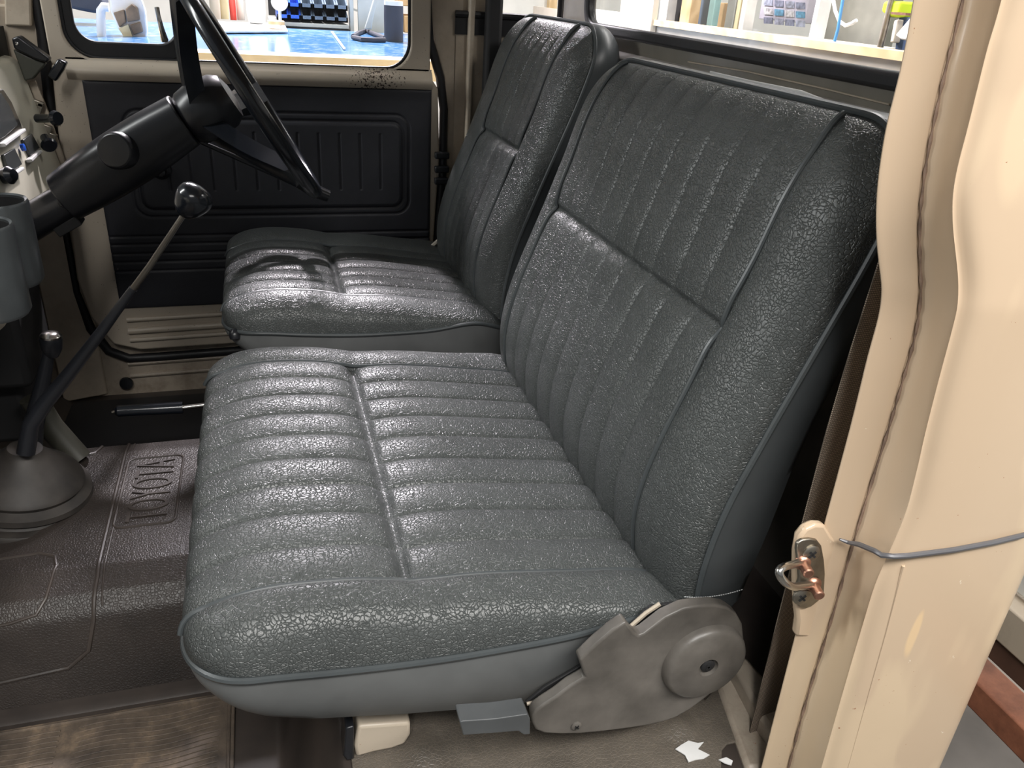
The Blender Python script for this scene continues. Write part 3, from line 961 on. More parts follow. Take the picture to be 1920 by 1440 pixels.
def rr_dist(X, Z, x0, x1, z0, z1, r):
    cx, cz = (x0 + x1) / 2, (z0 + z1) / 2
    qx = np.abs(X - cx) - (x1 - x0) / 2 + r; qz = np.abs(Z - cz) - (z1 - z0) / 2 + r
    return np.hypot(np.maximum(qx, 0), np.maximum(qz, 0)) + np.minimum(np.maximum(qx, qz), 0) - r


Hc = np.zeros_like(XX)
gro = lambda d, w_: -0.003 * np.exp(-(d / w_) ** 2)
Hc += gro(rr_dist(XX, ZZ, -0.30, 0.352, 0.452, 0.697, 0.035), 0.0028)
Hc += gro(rr_dist(XX, ZZ, -0.285, 0.337, 0.468, 0.680, 0.028), 0.0028)
Hc += 0.003 * np.clip(-rr_dist(XX, ZZ, -0.285, 0.337, 0.468, 0.680, 0.028) / 0.01, 0, 1)
for k in range(-9, 10):
    xv = 0.131 + 0.0497 * k
    if -0.25 < xv < 0.30:
        Hc += np.where((ZZ > 0.515) & (ZZ < 0.652), gro(XX - xv, 0.0022) * 0.8, 0)
for zl in (0.405, 0.385, 0.362, 0.341, 0.318):
    Hc += gro(ZZ - zl, 0.0026)
edge = np.minimum.reduce([XX - xs[0], xs[-1] - XX, ZZ - zs[0], zs[-1] - ZZ])
Hc += 0.003 * gcurve(edge / 0.01) * 1.0
bm = B(); grid(bm, np.stack([XX, yD - 0.004 - Hc, ZZ], -1))
ob('door_card', bm, M['card'], door, angle=85, label='black pressed vinyl door card')
# window seals and glass
bm = B(); tube(bm, Wp(-0.389, 0.354, 0.803, 1.247, 0.060, yD + 0.006), 0.0035, closed=True, n=8)
ob('window_seal', bm, M['rubber'], door)
bm = B(); ring_mesh(bm, Wp(-0.39, -0.135, 0.803, 1.245, 0.05, yD + 0.008, 10), Wp(-0.368, -0.165, 0.836, 1.23, 0.040, yD + 0.008, 10), (0, 0.012, 0))
ob('vent_window_seal', bm, M['rubber'], door, bevel=0.004)
bm = B(); prism(bm, Wp(-0.375, -0.14, 0.825, 1.24, 0.04, yD + 0.016), (0, 0.003, 0))
ob('vent_glass', bm, M['glass'], door, smooth=False)
bm = B(); prism(bm, Wp(-0.15, 0.36, 0.79, 1.26, 0.03, yD + 0.022), (0, 0.003, 0))
ob('door_glass', bm, M['glass'], door, smooth=False)
bm = B(); tube(bm, [U(294, 14, 1, yD - 0.012), U(297, 30, 1, yD - 0.016), U(303, 55, 1, yD - 0.014), U(309, 76, 1, yD)], [0.005, 0.0045, 0.006, 0.008], n=8)
ob('vent_latch', bm, M['chrome'], door)
bm = B(); lathe(bm, U(303, 318, 1, yD - 0.01), (0, -1, 0), [(0.022, 0), (0.021, 0.01), (0.012, 0.014), (0.01, 0.03), (0, 0.032)], 24)
ob('winder_boss', bm, M['black'], door)

# roof, windscreen side and firewall of the cab
bm = B(); box2(bm, (-0.42, 0.46, 1.31), (0.74, 2.12, 1.335)); S('ceiling', bm, M['paint_in'])
bm = B(); box2(bm, (-0.86, 0.48, -0.1), (-0.82, 2.08, 0.86)); box2(bm, (-0.86, 0.48, 0.80), (-0.50, 2.05, 0.86)); S('wall_front', bm, M['dark'])
bm = B()
prism(bm, [Vector((-0.50, 2.06, 0.86)), Vector((-0.45, 2.06, 0.86)), Vector((-0.38, 2.06, 1.31)), Vector((-0.42, 2.06, 1.31))], (0, 0.03, 0))
prism(bm, [Vector((-0.54, 2.055, -0.03)), Vector((-0.44, 2.085, -0.03)), Vector((-0.44, 2.085, 0.90)), Vector((-0.54, 2.055, 0.90))], (0, 0.03, 0))
ob('windscreen_pillar', bm, M['paint_in'], ws, bevel=0.004)

# ------------------------------------------------------------------ near side door pillar (wall_left)
def UT(px, py, y0, k=0.10, zb=0.80):
    y = y0
    for _ in range(12):
        p = U(px, py, 1, y); y = y0 + k * max(0, p.z - zb)
    return p


L0 = [(1722, -40), (1720, 0), (1700, 93), (1687, 160), (1670, 213), (1660, 267), (1650, 333), (1646, 383), (1646, 446), (1651, 495), (1658, 542), (1658, 567), (1649, 605), (1633, 658), (1608, 762), (1583, 858), (1550, 979), (1493, 1196), (1430, 1440), (1404, 1540)]
L1 = [(1820, -40), (1810, 0), (1800, 50), (1777, 133), (1760, 213), (1743, 293), (1733, 367), (1728, 417), (1729, 480), (1731, 567), (1721, 633), (1692, 733), (1667, 817), (1633, 921), (1608, 1009), (1596, 1039), (1577, 1117), (1544, 1222), (1510, 1331), (1482, 1440), (1456, 1540)]
L3 = [(1890, -40), (1880, 0), (1860, 50), (1833, 160), (1807, 267), (1787, 333), (1782, 400), (1790, 463), (1800, 546), (1790, 600), (1758, 717), (1733, 817), (1692, 1000), (1653, 1050), (1626, 1140), (1593, 1252), (1540, 1440), (1512, 1540)]
zr = np.concatenate([np.linspace(0.06, 0.66, 40), np.linspace(0.67, 1.0, 44), np.linspace(1.02, 1.30, 8)])


def xz_of(L, y0):
    q = [UT(px, py, y0) for px, py in L]
    z = np.array([p.z for p in q])[::-1]; x = np.array([p.x for p in q])[::-1]
    sl = (x[-1] - x[-2]) / (z[-1] - z[-2])
    r = np.interp(zr, z, x)
    # smooth
    k = np.ones(5) / 5; rp = np.pad(r, 2, mode='edge'); r2 = np.convolve(rp, k, 'valid')
    r2[:2] = r[:2]; r2[-2:] = r[-2:]
    return r2


x0 = xz_of(L0, 0.500); x1 = xz_of(L1, 0.488); x3 = xz_of(L3, 0.448)
rows = []
for i, z in enumerate(zr):
    ty = 0.10 * max(0, z - 0.80)
    a, b, c = x0[i], x1[i], x3[i]
    w_ = np.interp(z, [0.55, 0.62, 0.75, 0.80], [0.35, 0.45, 1.0, 1.0])
    dep = 0.003 * w_
    sec = [(a + 0.075, .535), (a + 0.035, .514), (a + 0.006, .5045), (a, .5035), (a - 0.0005, .5015), (a + 0.0015, .4998), (a + 0.006, .4992), ((a + b) / 2, .4955), (b - 0.004, .491), (b - 0.0015, .4915), (b, .494), (b + 0.0015, .4905), (b + 0.005, .484)]
    for f in (0.2, 0.4, 0.6, 0.8, 0.95):
        sec.append((b + 0.005 + (c - b - 0.005) * f, .484 - (.484 - .448) * math.sin(f * PI / 2) ** 0.9))
    sec += [(c + 0.002, .448 + dep), (c + 0.006, .4475 + dep), (c + 0.012, .4445), (c + 0.02, .442)]
    xe = 0.625
    for f in (0.15, 0.3, 0.45, 0.6, 0.75, 0.9, 1.0):
        sec.append((c + 0.02 + (xe - c - 0.02) * f, .442 - 0.004 * math.sin(f * PI / 2)))
    for k in range(1, 11):
        an = PI / 2 * k / 10
        sec.append((0.663 + 0.04 * math.sin(an) - (0.038 * (1 - math.sin(an)) if k < 1 else 0), 0.478 - 0.04 * math.cos(an)))
    sec += [(0.703, 0.55), (0.703, 0.60)]
    rows.append([(x, y + ty, z) for x, y in sec])
rows = np.array(rows)
# subdivide columns for smoothness is not needed; build grid
bm = B(); grid(bm, rows)
wl = S('wall_left', bm, M['paint'], angle=60)
md = wl.modifiers.new('s', 'SUBSURF'); md.levels = 1; md.render_levels = 1
# dark sealer in the vertical seam
bm = B()
pts = [Vector((x1[i], .4905 + 0.10 * max(0, zr[i] - 0.80), zr[i])) for i in range(len(zr)) if zr[i] < 1.1]
tube(bm, pts, [0.0011 + 0.0006 * math.sin(i * 2.3) for i in range(len(pts))], n=6)
ob('seam_sealer', bm, simple('brown_seam', (0.22, 0.15, 0.11), 0.6, var=0.5, scale=60), wl, label='cracked brown vertical seam')
# horizontal joint bead
bm = B(); tube(bm, [U(1574, 1011, 1, .490), U(1590, 1017, 1, .486), U(1611, 1021, 1, .474), U(1640, 1033, 1, .455), U(1653, 1041, 1, .447), U(1675, 1043, 1, .441), U(1701, 1042, 1, .439), U(1788, 1031, 1, .436), U(1863, 1017, 1, .435), U(1925, 1002, 1, .435)], [0.0012, 0.002] + [0.0026] * 8, n=8)
ob('joint_bead', bm, M['lead'], wl, label='grey leaded joint bead')
# lower pressed line
bm = B(); tube(bm, [U(px, py, 1, .4425) for px, py in [(1694, 1061), (1660, 1189), (1630, 1294), (1589, 1440), (1565, 1520)]], 0.0016, n=6)
ob('pressed_line', bm, M['paint'], wl)
# striker gusset
g = [(1548, 985), (1530, 984), (1512, 992), (1499, 1008), (1493, 1040), (1492, 1090), (1494, 1140), (1497, 1165), (1493, 1194), (1520, 1196), (1532, 1188), (1540, 1160), (1556, 1120), (1570, 1070), (1577, 1020), (1560, 1006)]
bm = B(); prism(bm, [U(px, py, 1, .4965) for px, py in g], (0, 0.010, 0))
ob('striker_gusset', bm, M['paint'], wl, bevel=0.003)
st = thing('door_striker', U(1525, 1080, 1, .495), 'worn zinc door striker with a bent loop screwed to the doorway pillar', 'door striker')
pl = [(520, 318), (545, 300), (585, 295), (620, 302), (642, 330), (655, 400), (660, 470), (655, 560), (628, 605), (590, 635), (560, 645), (530, 635), (514, 600), (508, 560), (530, 500), (525, 420), (515, 350)]
bm = B(); prism(bm, [U(*o1(*p_), 1, .4925) for p_ in pl], (0, 0.004, 0))
ob('plate', bm, M['steel'], st, bevel=0.0012)
lp_ = [U(*o1(540, 410), 1, .4915), U(*o1(500, 422), 1, .478), U(*o1(455, 432), 1, .466), U(*o1(428, 450), 1, .462), U(*o1(432, 480), 1, .460), U(*o1(460, 515), 1, .460), U(*o1(495, 535), 1, .466), U(*o1(540, 530), 1, .478), U(*o1(598, 522), 1, .4915)]
sm = Curve  # 3-D smoothing by midpoint insertion
for _ in range(2):
    q = [lp_[0]]
    for a, b in zip(lp_, lp_[1:]): q += [a.lerp(b, .25), a.lerp(b, .75)]
    lp_ = q + [lp_[-1]]
bm = B(); tube(bm, lp_, 0.0038, n=12); ob('loop', bm, M['chrome'], st)
for c_ in ((545, 412), (598, 522)):
    p = U(*o1(*c_), 1, .492)
    bm = B(); lathe(bm, p, (-0.25, -1, 0), [(0.0085, 0), (0.007, 0.003), (0.0052, 0.004), (0.0052, 0.016), (0.004, 0.017)], 20)
    ob('rusty_boss', bm, M['copper'], st, label='rusty copper coloured post')
for c_ in ((588, 365), (538, 582)):
    p = U(*o1(*c_), 1, .492)
    screw('screw', p, (-0.1, -1, 0.05), 0.0088, M['steel'], st)

# seat belt webbing along the pillar
bm = B()
bx0 = lambda z: np.interp(z, [0.05, 0.14, 0.25, 0.386, 0.505, 0.623, 0.707, 0.80, 1.0], [.519, .517, .513, .510, .508, .507, .509, .514, .52])
zs_ = np.linspace(0.06, 0.98, 60)
P = np.array([[(bx0(z) + w_ * 0.05, 0.560 + 0.006 * w_, z) for w_ in np.linspace(0, 1, 6)] for z in zs_])
grid(bm, P)
sb = ob('seat_belt', bm, M['web'], None, label='taupe woven seat belt strap running down beside the doorway pillar', cat='seat belt')
md = sb.modifiers.new('t', 'SOLIDIFY'); md.thickness = 0.0015

# ------------------------------------------------------------------ steering wheel and column
P0 = Vector((-0.0155, 1.72, 0.788)); ax_ = Vector((.866, .035, .5)).normalized(); ww_ = Vector((0, 1, 0)); dd_ = ax_.cross(ww_).normalized(); dd_ = -dd_ if dd_.z < 0 else dd_; ww_ = dd_.cross(ax_).normalized(); ww_ = -ww_ if ww_.y < 0 else ww_; Rw = 0.222
sw = thing('steering_wheel', P0, 'thin rimmed glossy black steering wheel with three dished spokes', 'steering wheel')
ang = lambda a: dd_ * math.cos(a) + ww_ * math.sin(a)
bm = B(); tube(bm, [P0 + ang(2 * PI * k / 72) * Rw for k in range(72)], 0.0145, closed=True, n=14)
ob('rim', bm, M['gloss_black'], sw)
Hc_ = P0 - ax_ * 0.095
for a in (-24, -134, 100):
    a = math.radians(a)
    rd = ang(a); tn = ax_.cross(rd)
    bm = B(); rows_ = []
    for k in range(9):
        f = k / 8
        c = Hc_ + rd * 0.03 + (P0 + rd * (Rw - 0.006) - Hc_ - rd * 0.03) * f
        c += -ax_ * 0.005 * math.sin(PI * f)
        wd = 0.034 - 0.011 * math.sin(PI * min(1, f * 1.1) * 0.9)
        rows_.append([c + tn * wd - ax_ * .022, c + tn * wd * 0.7 + ax_ * .014, c - tn * wd * 0.7 + ax_ * .014, c - tn * wd - ax_ * .022, c - ax_ * 0.012])
    V = [[bm.verts.new(p) for p in r_] for r_ in rows_]
    for A_, B_ in zip(V, V[1:]):
        for i in range(5): bm.faces.new((A_[i], A_[(i + 1) % 5], B_[(i + 1) % 5], B_[i]))
    bm.faces.new(V[0]); bm.faces.new(V[-1][::-1])
    ob('spoke', bm, M['gloss_black'], sw, angle=60)
bm = B(); lathe(bm, P0 - ax_ * 0.135 + dd_ * 0.008, ax_, [(0.045, 0), (0.052, 0.008), (0.056, 0.03), (0.056, 0.055), (0.052, 0.08), (0.042, 0.096), (0.02, 0.102), (0, 0.103)], 40)
ob('hub', bm, M['black'], sw)

scn = thing('steering_column', P0 - ax_ * 0.4, 'matt black steering column shroud sloping down to the dashboard', 'steering column')
c0 = P0 - ax_ * 0.137 + dd_ * 0.012
bm = B()
rows_ = []
for k in range(12):
    f = k / 11; c = c0 - ax_ * (0.275 * f) - dd_ * 0.010 * f
    rx = 0.052 - 0.006 * f; rz = 0.050 - 0.004 * f + 0.008 * math.sin(PI * f)
    rows_.append([c + ww_ * rx * math.copysign(abs(math.cos(t_)) ** .75, math.cos(t_)) + dd_ * rz * math.copysign(abs(math.sin(t_)) ** .85, math.sin(t_)) for t_ in [2 * PI * j / 32 for j in range(32)]])
V = [[bm.verts.new(p) for p in r_] for r_ in rows_]
for A_, B_ in zip(V, V[1:]):
    for i in range(32): bm.faces.new((A_[i], A_[(i + 1) % 32], B_[(i + 1) % 32], B_[i]))
bm.faces.new(V[0]); bm.faces.new(V[-1][::-1])
ob('shroud', bm, M['black'], scn, bevel=0.003, angle=50)
bm = B(); lathe(bm, c0 - ax_ * 0.12 + dd_ * 0.004 - ww_ * 0.01, (-.25, -0.8, 0.15), [(0.034, 0), (0.034, 0.052), (0.030, 0.058), (0, 0.06)], 32)
ob('switch_housing', bm, M['black'], scn, bevel=0.002)
bm = B(); lathe(bm, c0 - ax_ * 0.48 - dd_ * 0.018, ax_, [(0.034, 0), (0.034, 0.23)], 28)
ob('column_tube', bm, M['black'], scn)
bm = B(); box(bm, c0 - ax_ * 0.30 - dd_ * 0.055, (0.05, 0.04, 0.02), Matrix.Rotation(-math.radians(30), 3, 'Y'))
lathe(bm, U(125, 378, 1, 1.70), (0, -1, 0.2), [(0.01, 0), (0.01, 0.03), (0, 0.031)], 12)
ob('column_clamp', bm, M['dark'], scn, bevel=0.002)
bm = B(); tube(bm, [c0 - ax_ * 0.02 + ww_ * 0.04 - dd_ * 0.03, U(500, 320, 1, 1.80), U(560, 340, 1, 1.81), U(590, 358, 1, 1.81), U(616, 368, 1, 1.81)], [0.004, 0.006, 0.014, 0.015, 0.013], n=12)
ob('stalk', bm, M['black'], scn)

# ------------------------------------------------------------------ floor levers
yg = 1.30
gl = thing('gear_lever', TM(-0.43, 1.29), 'long bent gear lever with glossy black ball knob rising from a rubber boot', 'gear lever')
kc = U(361, 376, 1, yg)
r_ = 0.0265
bm = B()
axk = (U(361, 376, 1, yg) - U(250, 540, 1, yg)).normalized()
lathe(bm, kc, axk, [(0.006, -0.029), (0.012, -0.0265), (0.021, -0.016), (0.0265, -0.002), (0.0275, 0.006), (0.025, 0.015), (0.018, 0.0215), (0.008, 0.0245), (0, 0.025)], 40)
ob('knob', bm, M['gloss_black'], gl)
bm = B(); tube(bm, [U(346, 400, 1, yg), U(325, 432, 1, yg), U(280, 500, 1, yg), U(245, 548, 1, yg)], [0.0042, 0.0045, 0.005, 0.0055], n=12)
ob('lever_rod', bm, simple('tarnished_rod', (0.16, 0.145, 0.125), 0.3, 0.9), gl)
bm = B(); tube(bm, [U(250, 541, 1, yg), U(190, 622, 1, yg), U(130, 700, 1, yg), U(85, 755, 1, yg), U(58, 795, 1, yg), U(48, 850, 1, 1.29)], [0.0065, 0.0085, 0.0105, 0.0125, 0.013, 0.014], n=14)
ob('lever_shaft', bm, M['black'], gl)
cb = U(45, 935, 2, 0.155)
bt = U(47, 838, 1, cb.y - 0.005)
bm = B(); prof = [(0.122, -0.006), (0.122, 0.004), (0.118, 0.010), (0.104, 0.012), (0.101, 0.016), (0.106, 0.022), (0.104, 0.032), (0.092, 0.038), (0.089, 0.040), (0.092, 0.048), (0.088, 0.056), (0.058, 0.080), (0.040, 0.098), (0.030, 0.108), (0.026, 0.116), (0.020, 0.118)]
axb = (bt - cb).normalized(); hsc = (bt - cb).length / 0.118
lathe(bm, cb, axb, [(a, b * hsc) for a, b in prof], 48)
ob('boot', bm, simple('dusty_boot_rubber', (0.026, 0.022, 0.019), 0.6, var=0.5, scale=22), gl, label='dusty brown conical rubber boot')
tl = thing('transfer_lever', U(60, 850, 1, 1.40), 'short dark transfer lever with worn silver topped knob beside the gear lever', 'gear lever')
kt = U(95, 632, 1, 1.40)
bm = B(); lathe(bm, kt, (0.1, 0, 1), [(0.010, -0.035), (0.016, -0.022), (0.0175, -0.004), (0.0165, 0.0)], 28); ob('knob', bm, M['black'], tl)
bm = B(); lathe(bm, kt, (0.1, 0, 1), [(0.0165, 0.0), (0.0165, 0.003), (0.013, 0.007), (0.006, 0.009), (0, 0.009)], 28); ob('knob_cap', bm, M['chrome'], tl, label='worn silver knob top')
bm = B(); tube(bm, [U(94, 650, 1, 1.40), U(80, 720, 1, 1.40), U(62, 800, 1, 1.39), U(55, 860, 1, 1.38)], [0.009, 0.012, 0.017, 0.02], n=14); ob('lever_shaft', bm, M['black'], tl)

hb = thing('handbrake', U(395, 770, 1, 1.56), 'horizontal black handbrake grip on a chrome rod beside the tunnel', 'handbrake')
bm = B(); A_ = U(216, 771, 1, 1.56); B_ = U(343, 764, 1, 1.56); tube(bm, [A_, A_.lerp(B_, .04), A_.lerp(B_, .5), A_.lerp(B_, .97), B_], [0.007, 0.0115, 0.0115, 0.0125, 0.0125], n=16)
ob('grip', bm, M['gloss_black'], hb)
bm = B(); tube(bm, [B_, U(392, 758, 1, 1.56), U(500, 740, 1, 1.56)], 0.0045, n=10); ob('rod', bm, M['chrome'], hb)
bm = B(); tube(bm, [U(210, 773, 1, 1.56), A_], 0.003, n=8); ob('release_button', bm, M['steel'], hb)
# black sheet added for the low light in the driver's footwell
bm = B(); prism(bm, [Vector((x, y, -0.031)) for x, y in rrect(-0.52, -0.06, 1.585, 2.055, 0.02)], (0, 0, -0.004))
ob('footwell_shade_sheet', bm, M['rubber'], None, bevel=0.001, label='black sheet added for the shade in the far driver footwell', cat='floor mat')
# loose pipe between boot and sill
bm = B(); tube(bm, [U(60, 745, 1, 1.46), U(95, 800, 1, 1.46), U(150, 862, 1, 1.44)], 0.022, n=20)
ob('heater_hose', bm, simple('dark_olive_hose', (0.035, 0.034, 0.026), 0.5), None, label='thick dark olive hose just behind the gear lever boot', cat='hose')

# ------------------------------------------------------------------ dashboard
A2 = U(38, 118, 1, 2.02); B2 = U(123, 330, 1, 2.02)
fd = (B2 - A2).normalized(); fn = Vector((fd.z, 0, -fd.x))
if fn.x < 0: fn = -fn


def UD(px, py, off=0.0):
    d = CR * ((px - 960) / 1500) - CU * ((py - 720) / 1500) + CF
    pt = A2 + fn * off
    t_ = (pt - CAM).dot(fn) / d.dot(fn)
    return CAM + d * t_


dsh = thing('dashboard', (A2.x - .05, 1.75, B2.z), 'cream and silver dashboard with instrument cluster ahead of the steering wheel', 'dashboard')
bm = B()
prof = [A2 + Vector((-0.10, 0, 0.03)), A2 + Vector((-0.01, 0, 0.012)), A2, B2, B2 + Vector((-0.02, 0, -0.02)), B2 + Vector((-0.12, 0, 0.0))]
prism(bm, prof, (0, -1.50, 0))
ob('dash_panel', bm, M['dash'], dsh, bevel=0.006)
# end bracket with dirty mechanism
bm = B(); prism(bm, [U(*p_, 1, 2.03) for p_ in [(52, 155), (66, 150), (92, 215), (128, 322), (108, 340), (84, 268)]], (0, 0.01, 0))
ob('end_bracket', bm, M['paint_in'], dsh, bevel=0.002)
bm = B()
for (px, py, a_, b_) in ((68, 192, .03, .012), (74, 205, .012, .03), (84, 240, .028, .018), (96, 258, .02, .022)):
    box(bm, U(px, py, 1, 2.02), (a_, .012, b_), Matrix.Rotation(0.4, 3, 'Y'))
ob('hinge_mechanism', bm, M['steel'], dsh, bevel=0.002, label='grimy metal fittings at the dash end')
pp = lambda L, off=0.004: [UD(px, py, off) for px, py in L]
bm = B(); prism(bm, pp([(-30, 172), (6, 166), (22, 190), (40, 232), (44, 248), (-30, 292)], 0.006), -fn * 0.01)
cl = ob('instrument_cluster', bm, M['chrome'], dsh, bevel=0.003, label='silver framed instrument cluster')
bm = B(); prism(bm, pp([(-30, 180), (3, 175), (18, 198), (34, 234), (10, 256), (-30, 278)], 0.0085), -fn * 0.004)
ob('dial_face', bm, M['dial'], cl, bevel=0.001)
for L in ([(8, 268), (48, 240), (50, 246), (12, 275)], [(-20, 300), (0, 288), (2, 294), (-20, 308)], [(58, 298), (78, 280), (80, 286), (62, 304)], [(18, 330), (45, 312), (47, 318), (20, 337)]):
    bm = B(); prism(bm, pp(L, 0.012), -fn * 0.012)
    ob('trim_bar', bm, M['white'], dsh, bevel=0.002)
for L in ([(44, 262), (60, 250), (75, 277), (58, 292)], [(8, 290), (28, 278), (42, 308), (18, 326)]):
    bm = B(); prism(bm, pp(L, 0.006), -fn * 0.006)
    ob('gauge_window', bm, M['dial'], dsh, bevel=0.001)
bm = B(); lathe(bm, UD(40, 277, 0.004), fn, [(0.007, 0), (0.007, 0.006), (0, 0.008)], 14); ob('indicator_lamp', bm, M['bin_blue'], dsh)
for (a_, b_) in (((70, 222), (104, 222)), ((84, 258), (92, 272))):
    p_ = U(*a_, 1, 1.93); q_ = U(*b_, 1, 1.90)
    bm = B(); tube(bm, [p_, p_.lerp(q_, .7), q_, q_ + (q_ - p_) * .15], [0.009, 0.008, 0.016, 0.013], n=14)
    ob('pull_knob', bm, M['gloss_black'], dsh)
bm = B(); lathe(bm, U(8, 330, 1, 1.62), (0.9, -0.4, 0.2), [(0.008, -.02), (0.014, 0), (0.016, .012), (0.01, .02), (0, .021)], 16); ob('ignition_knob', bm, M['gloss_black'], dsh)
# cup holder
ch = thing('cup_holder', (-0.34, 1.18, 0.60), 'twin grey plastic cup holder hanging below the dashboard', 'cup holder')
def ring_wall(bm, c, r, z0, z1, th, n=36):
    lathe(bm, (c[0], c[1], z0), (0, 0, 1), [(0.001, 0), (r - .004, 0), (r, .006), (r, z1 - z0 - 0.004), (r - th * .4, z1 - z0), (r - th, z1 - z0 - .002), (r - th, 0.006), (0.001, 0.006)], n, cap0=False, cap1=False)
q1 = U(62, 420, 1, 1.20)
bm = B(); ring_wall(bm, (q1.x - 0.043, 1.20), 0.043, 0.590, 0.705, 0.005); cq = ob('cup', bm, M['cup'], ch); bm = B(); lathe(bm, (q1.x - 0.043, 1.20, 0.60), (0, 0, 1), [(0.0365, 0), (0.0378, 0.10)], 36, cap1=False); ob('liner', bm, M['dark'], cq)
q2 = U(33, 440, 1, 1.13)
bm = B(); ring_wall(bm, (q2.x - 0.043, 1.12), 0.043, 0.575, 0.695, 0.005); cq = ob('cup', bm, M['cup'], ch); bm = B(); lathe(bm, (q2.x - 0.043, 1.12, 0.585), (0, 0, 1), [(0.0365, 0), (0.0378, 0.105)], 36, cap1=False); ob('liner', bm, M['dark'], cq)
# heater box below
hx = U(78, 560, 1, 1.63).x
bm = B(); box2(bm, (hx - 0.25, 1.46, 0.30), (hx, 1.64, 0.565)); box2(bm, (hx - 0.25, 1.50, 0.17), (hx - 0.03, 1.66, 0.34))
hbx = ob('heater_box', bm, M['dark'], None, bevel=0.012, label='dark heater box under the dashboard centre', cat='heater')
bm = B(); prism(bm, [U(*p_, 1, 1.30) for p_ in [(-10, 610), (25, 570), (28, 575), (8, 612), (-10, 628)]], (0, 0.01, 0))
ob('metal_strip', bm, M['steel'], hbx)
bm = B(); lathe(bm, U(24, 545, 1, 1.33), (0.3, -.6, .6), [(0.008, -.01), (0.009, 0), (0, .006)], 14)
ob('heater_knob', bm, M['chrome'], hbx)
# bracket lamp on the windscreen pillar
bl = thing('swivel_bracket', U(60, 110, 1, 1.99), 'black folding bracket with clamp knob on the far windscreen pillar', 'bracket')
bm = B(); prism(bm, [U(*p_, 1, 1.99) for p_ in [(21, 72), (34, 67), (93, 110), (88, 118), (66, 112), (26, 92)]], (0, 0.03, 0)); ob('bracket_arm', bm, M['black'], bl, bevel=0.004)
bm = B(); prism(bm, [U(*p_, 1, 2.0) for p_ in [(24, 92), (68, 112), (86, 119), (62, 148), (46, 152), (38, 130)]], (0, 0.02, 0)); ob('bracket_plate', bm, simple('dark_olive_metal', (0.06, 0.062, 0.05), 0.4), bl, bevel=0.003)
bm = B(); prism(bm, [U(*p_, 1, 1.975) for p_ in [(88, 142), (108, 110), (125, 118), (118, 132), (104, 154)]], (0, 0.025, 0)); ob('clamp_knob', bm, M['gloss_black'], bl, bevel=0.004)
bm = B(); lathe(bm, U(31, 82, 1, 1.988), (0, -1, 0), [(0.004, 0), (0.003, .002), (0, .0025)], 10); ob('screw', bm, M['chrome'], bl)

# ------------------------------------------------------------------ tray frame behind the cab (lower right)
def beam(name, z0, z1, mat, label, x=0.85, d=0.05):
    bm = B(); box2(bm, (x, 0.15, z0), (x + d, 1.9, z1))
    return ob(name, bm, mat, None, bevel=0.003, label=label, cat='beam')


beam('truck_tray', 0.352, 0.60, M['workwall'], 'white tray front panel behind the cab corner', 0.87, 0.02)
beam('tray_beam', 0.289, 0.343, M['paint_in'], 'cream tray cross beam below the white tray panel')
beam('tray_rail', 0.254, 0.286, M['brown'], 'dark brown steel strip under the cream tray beam', 0.855, 0.03)
beam('chassis_rail', 0.172, 0.215, M['rust'], 'rusty red steel cross rail low behind the cab')
bm = B(); box2(bm, (0.98, 0.70, -0.2), (1.04, 0.76, 0.17))
ob('support_post', bm, M['dark'], None, bevel=0.004, label='short dark post below the rusty rail', cat='post')
bm = B(); box2(bm, (-6, -4, -0.47), (7, 7, -0.45)); S('floor_1', bm, M['concrete'])

# ------------------------------------------------------------------ workshop seen through the driver's window
zB = 0.80
bm = B(); box2(bm, (-1.4, 2.40, zB - 0.03), (1.5, 3.45, zB))
wb = ob('workbench', bm, M['bench'], None, label='long scuffed glossy blue workbench outside the driver window', cat='workbench')
bm = B(); box2(bm, (-1.4, 2.30, zB - 0.05), (1.5, 2.40, zB + 0.001)); ob('edge_board', bm, M['straw'], wb, label='worn pale timber bench edge')
for x in (-1.3, 0.1, 1.4):
    bm = B(); box2(bm, (x - .03, 2.5, -0.45), (x + .03, 2.56, zB - .03)); ob('bench_leg', bm, M['greypanel'], wb)
bm = B(); box2(bm, (-6, 5.2, -0.45), (7, 5.25, 3.2)); S('wall_front_1', bm, M['workwall'])
bm = B(); box2(bm, (5.2, -4, -0.45), (5.25, 7, 3.2)); S('wall_rear_1', bm, M['workwall'])
E2 = lambda px, py: U(px, py, 1, 3.55)
# shelf with bins
sh = thing('steel_shelf', (U(640, 40, 1, 3.6).x, 3.6, 0.8), 'grey steel shelf rack with perforated posts behind the workbench', 'shelf')
bm = B(); box2(bm, (E2(505, 40).x, 3.5, E2(580, 50).z), (E2(652, 40).x, 3.9, E2(580, 42).z)); ob('shelf_board', bm, M['greypanel'], sh, bevel=0.003)
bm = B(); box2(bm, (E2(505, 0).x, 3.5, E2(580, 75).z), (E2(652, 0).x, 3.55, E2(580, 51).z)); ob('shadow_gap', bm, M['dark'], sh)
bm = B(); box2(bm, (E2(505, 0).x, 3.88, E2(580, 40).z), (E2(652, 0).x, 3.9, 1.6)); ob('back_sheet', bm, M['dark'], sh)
for (a_, b_) in ((653, 660), (668, 718)):
    bm = B(); box2(bm, (E2(a_, 0).x, 3.5, 0.75), (E2(b_, 0).x, 3.56 if a_ < 660 else 3.52, 1.6)); ob('post', bm, M['greypanel'], sh, bevel=0.002)
bm = B(); prism(bm, [U(*p_, 1, 3.54) for p_ in [(653, 12), (670, 18), (670, 22), (653, 16)]], (0, .01, 0)); ob('brace', bm, M['greypanel'], sh)
# bins
bx_w = (E2(650, 0).x - E2(517, 0).x) / 6.3


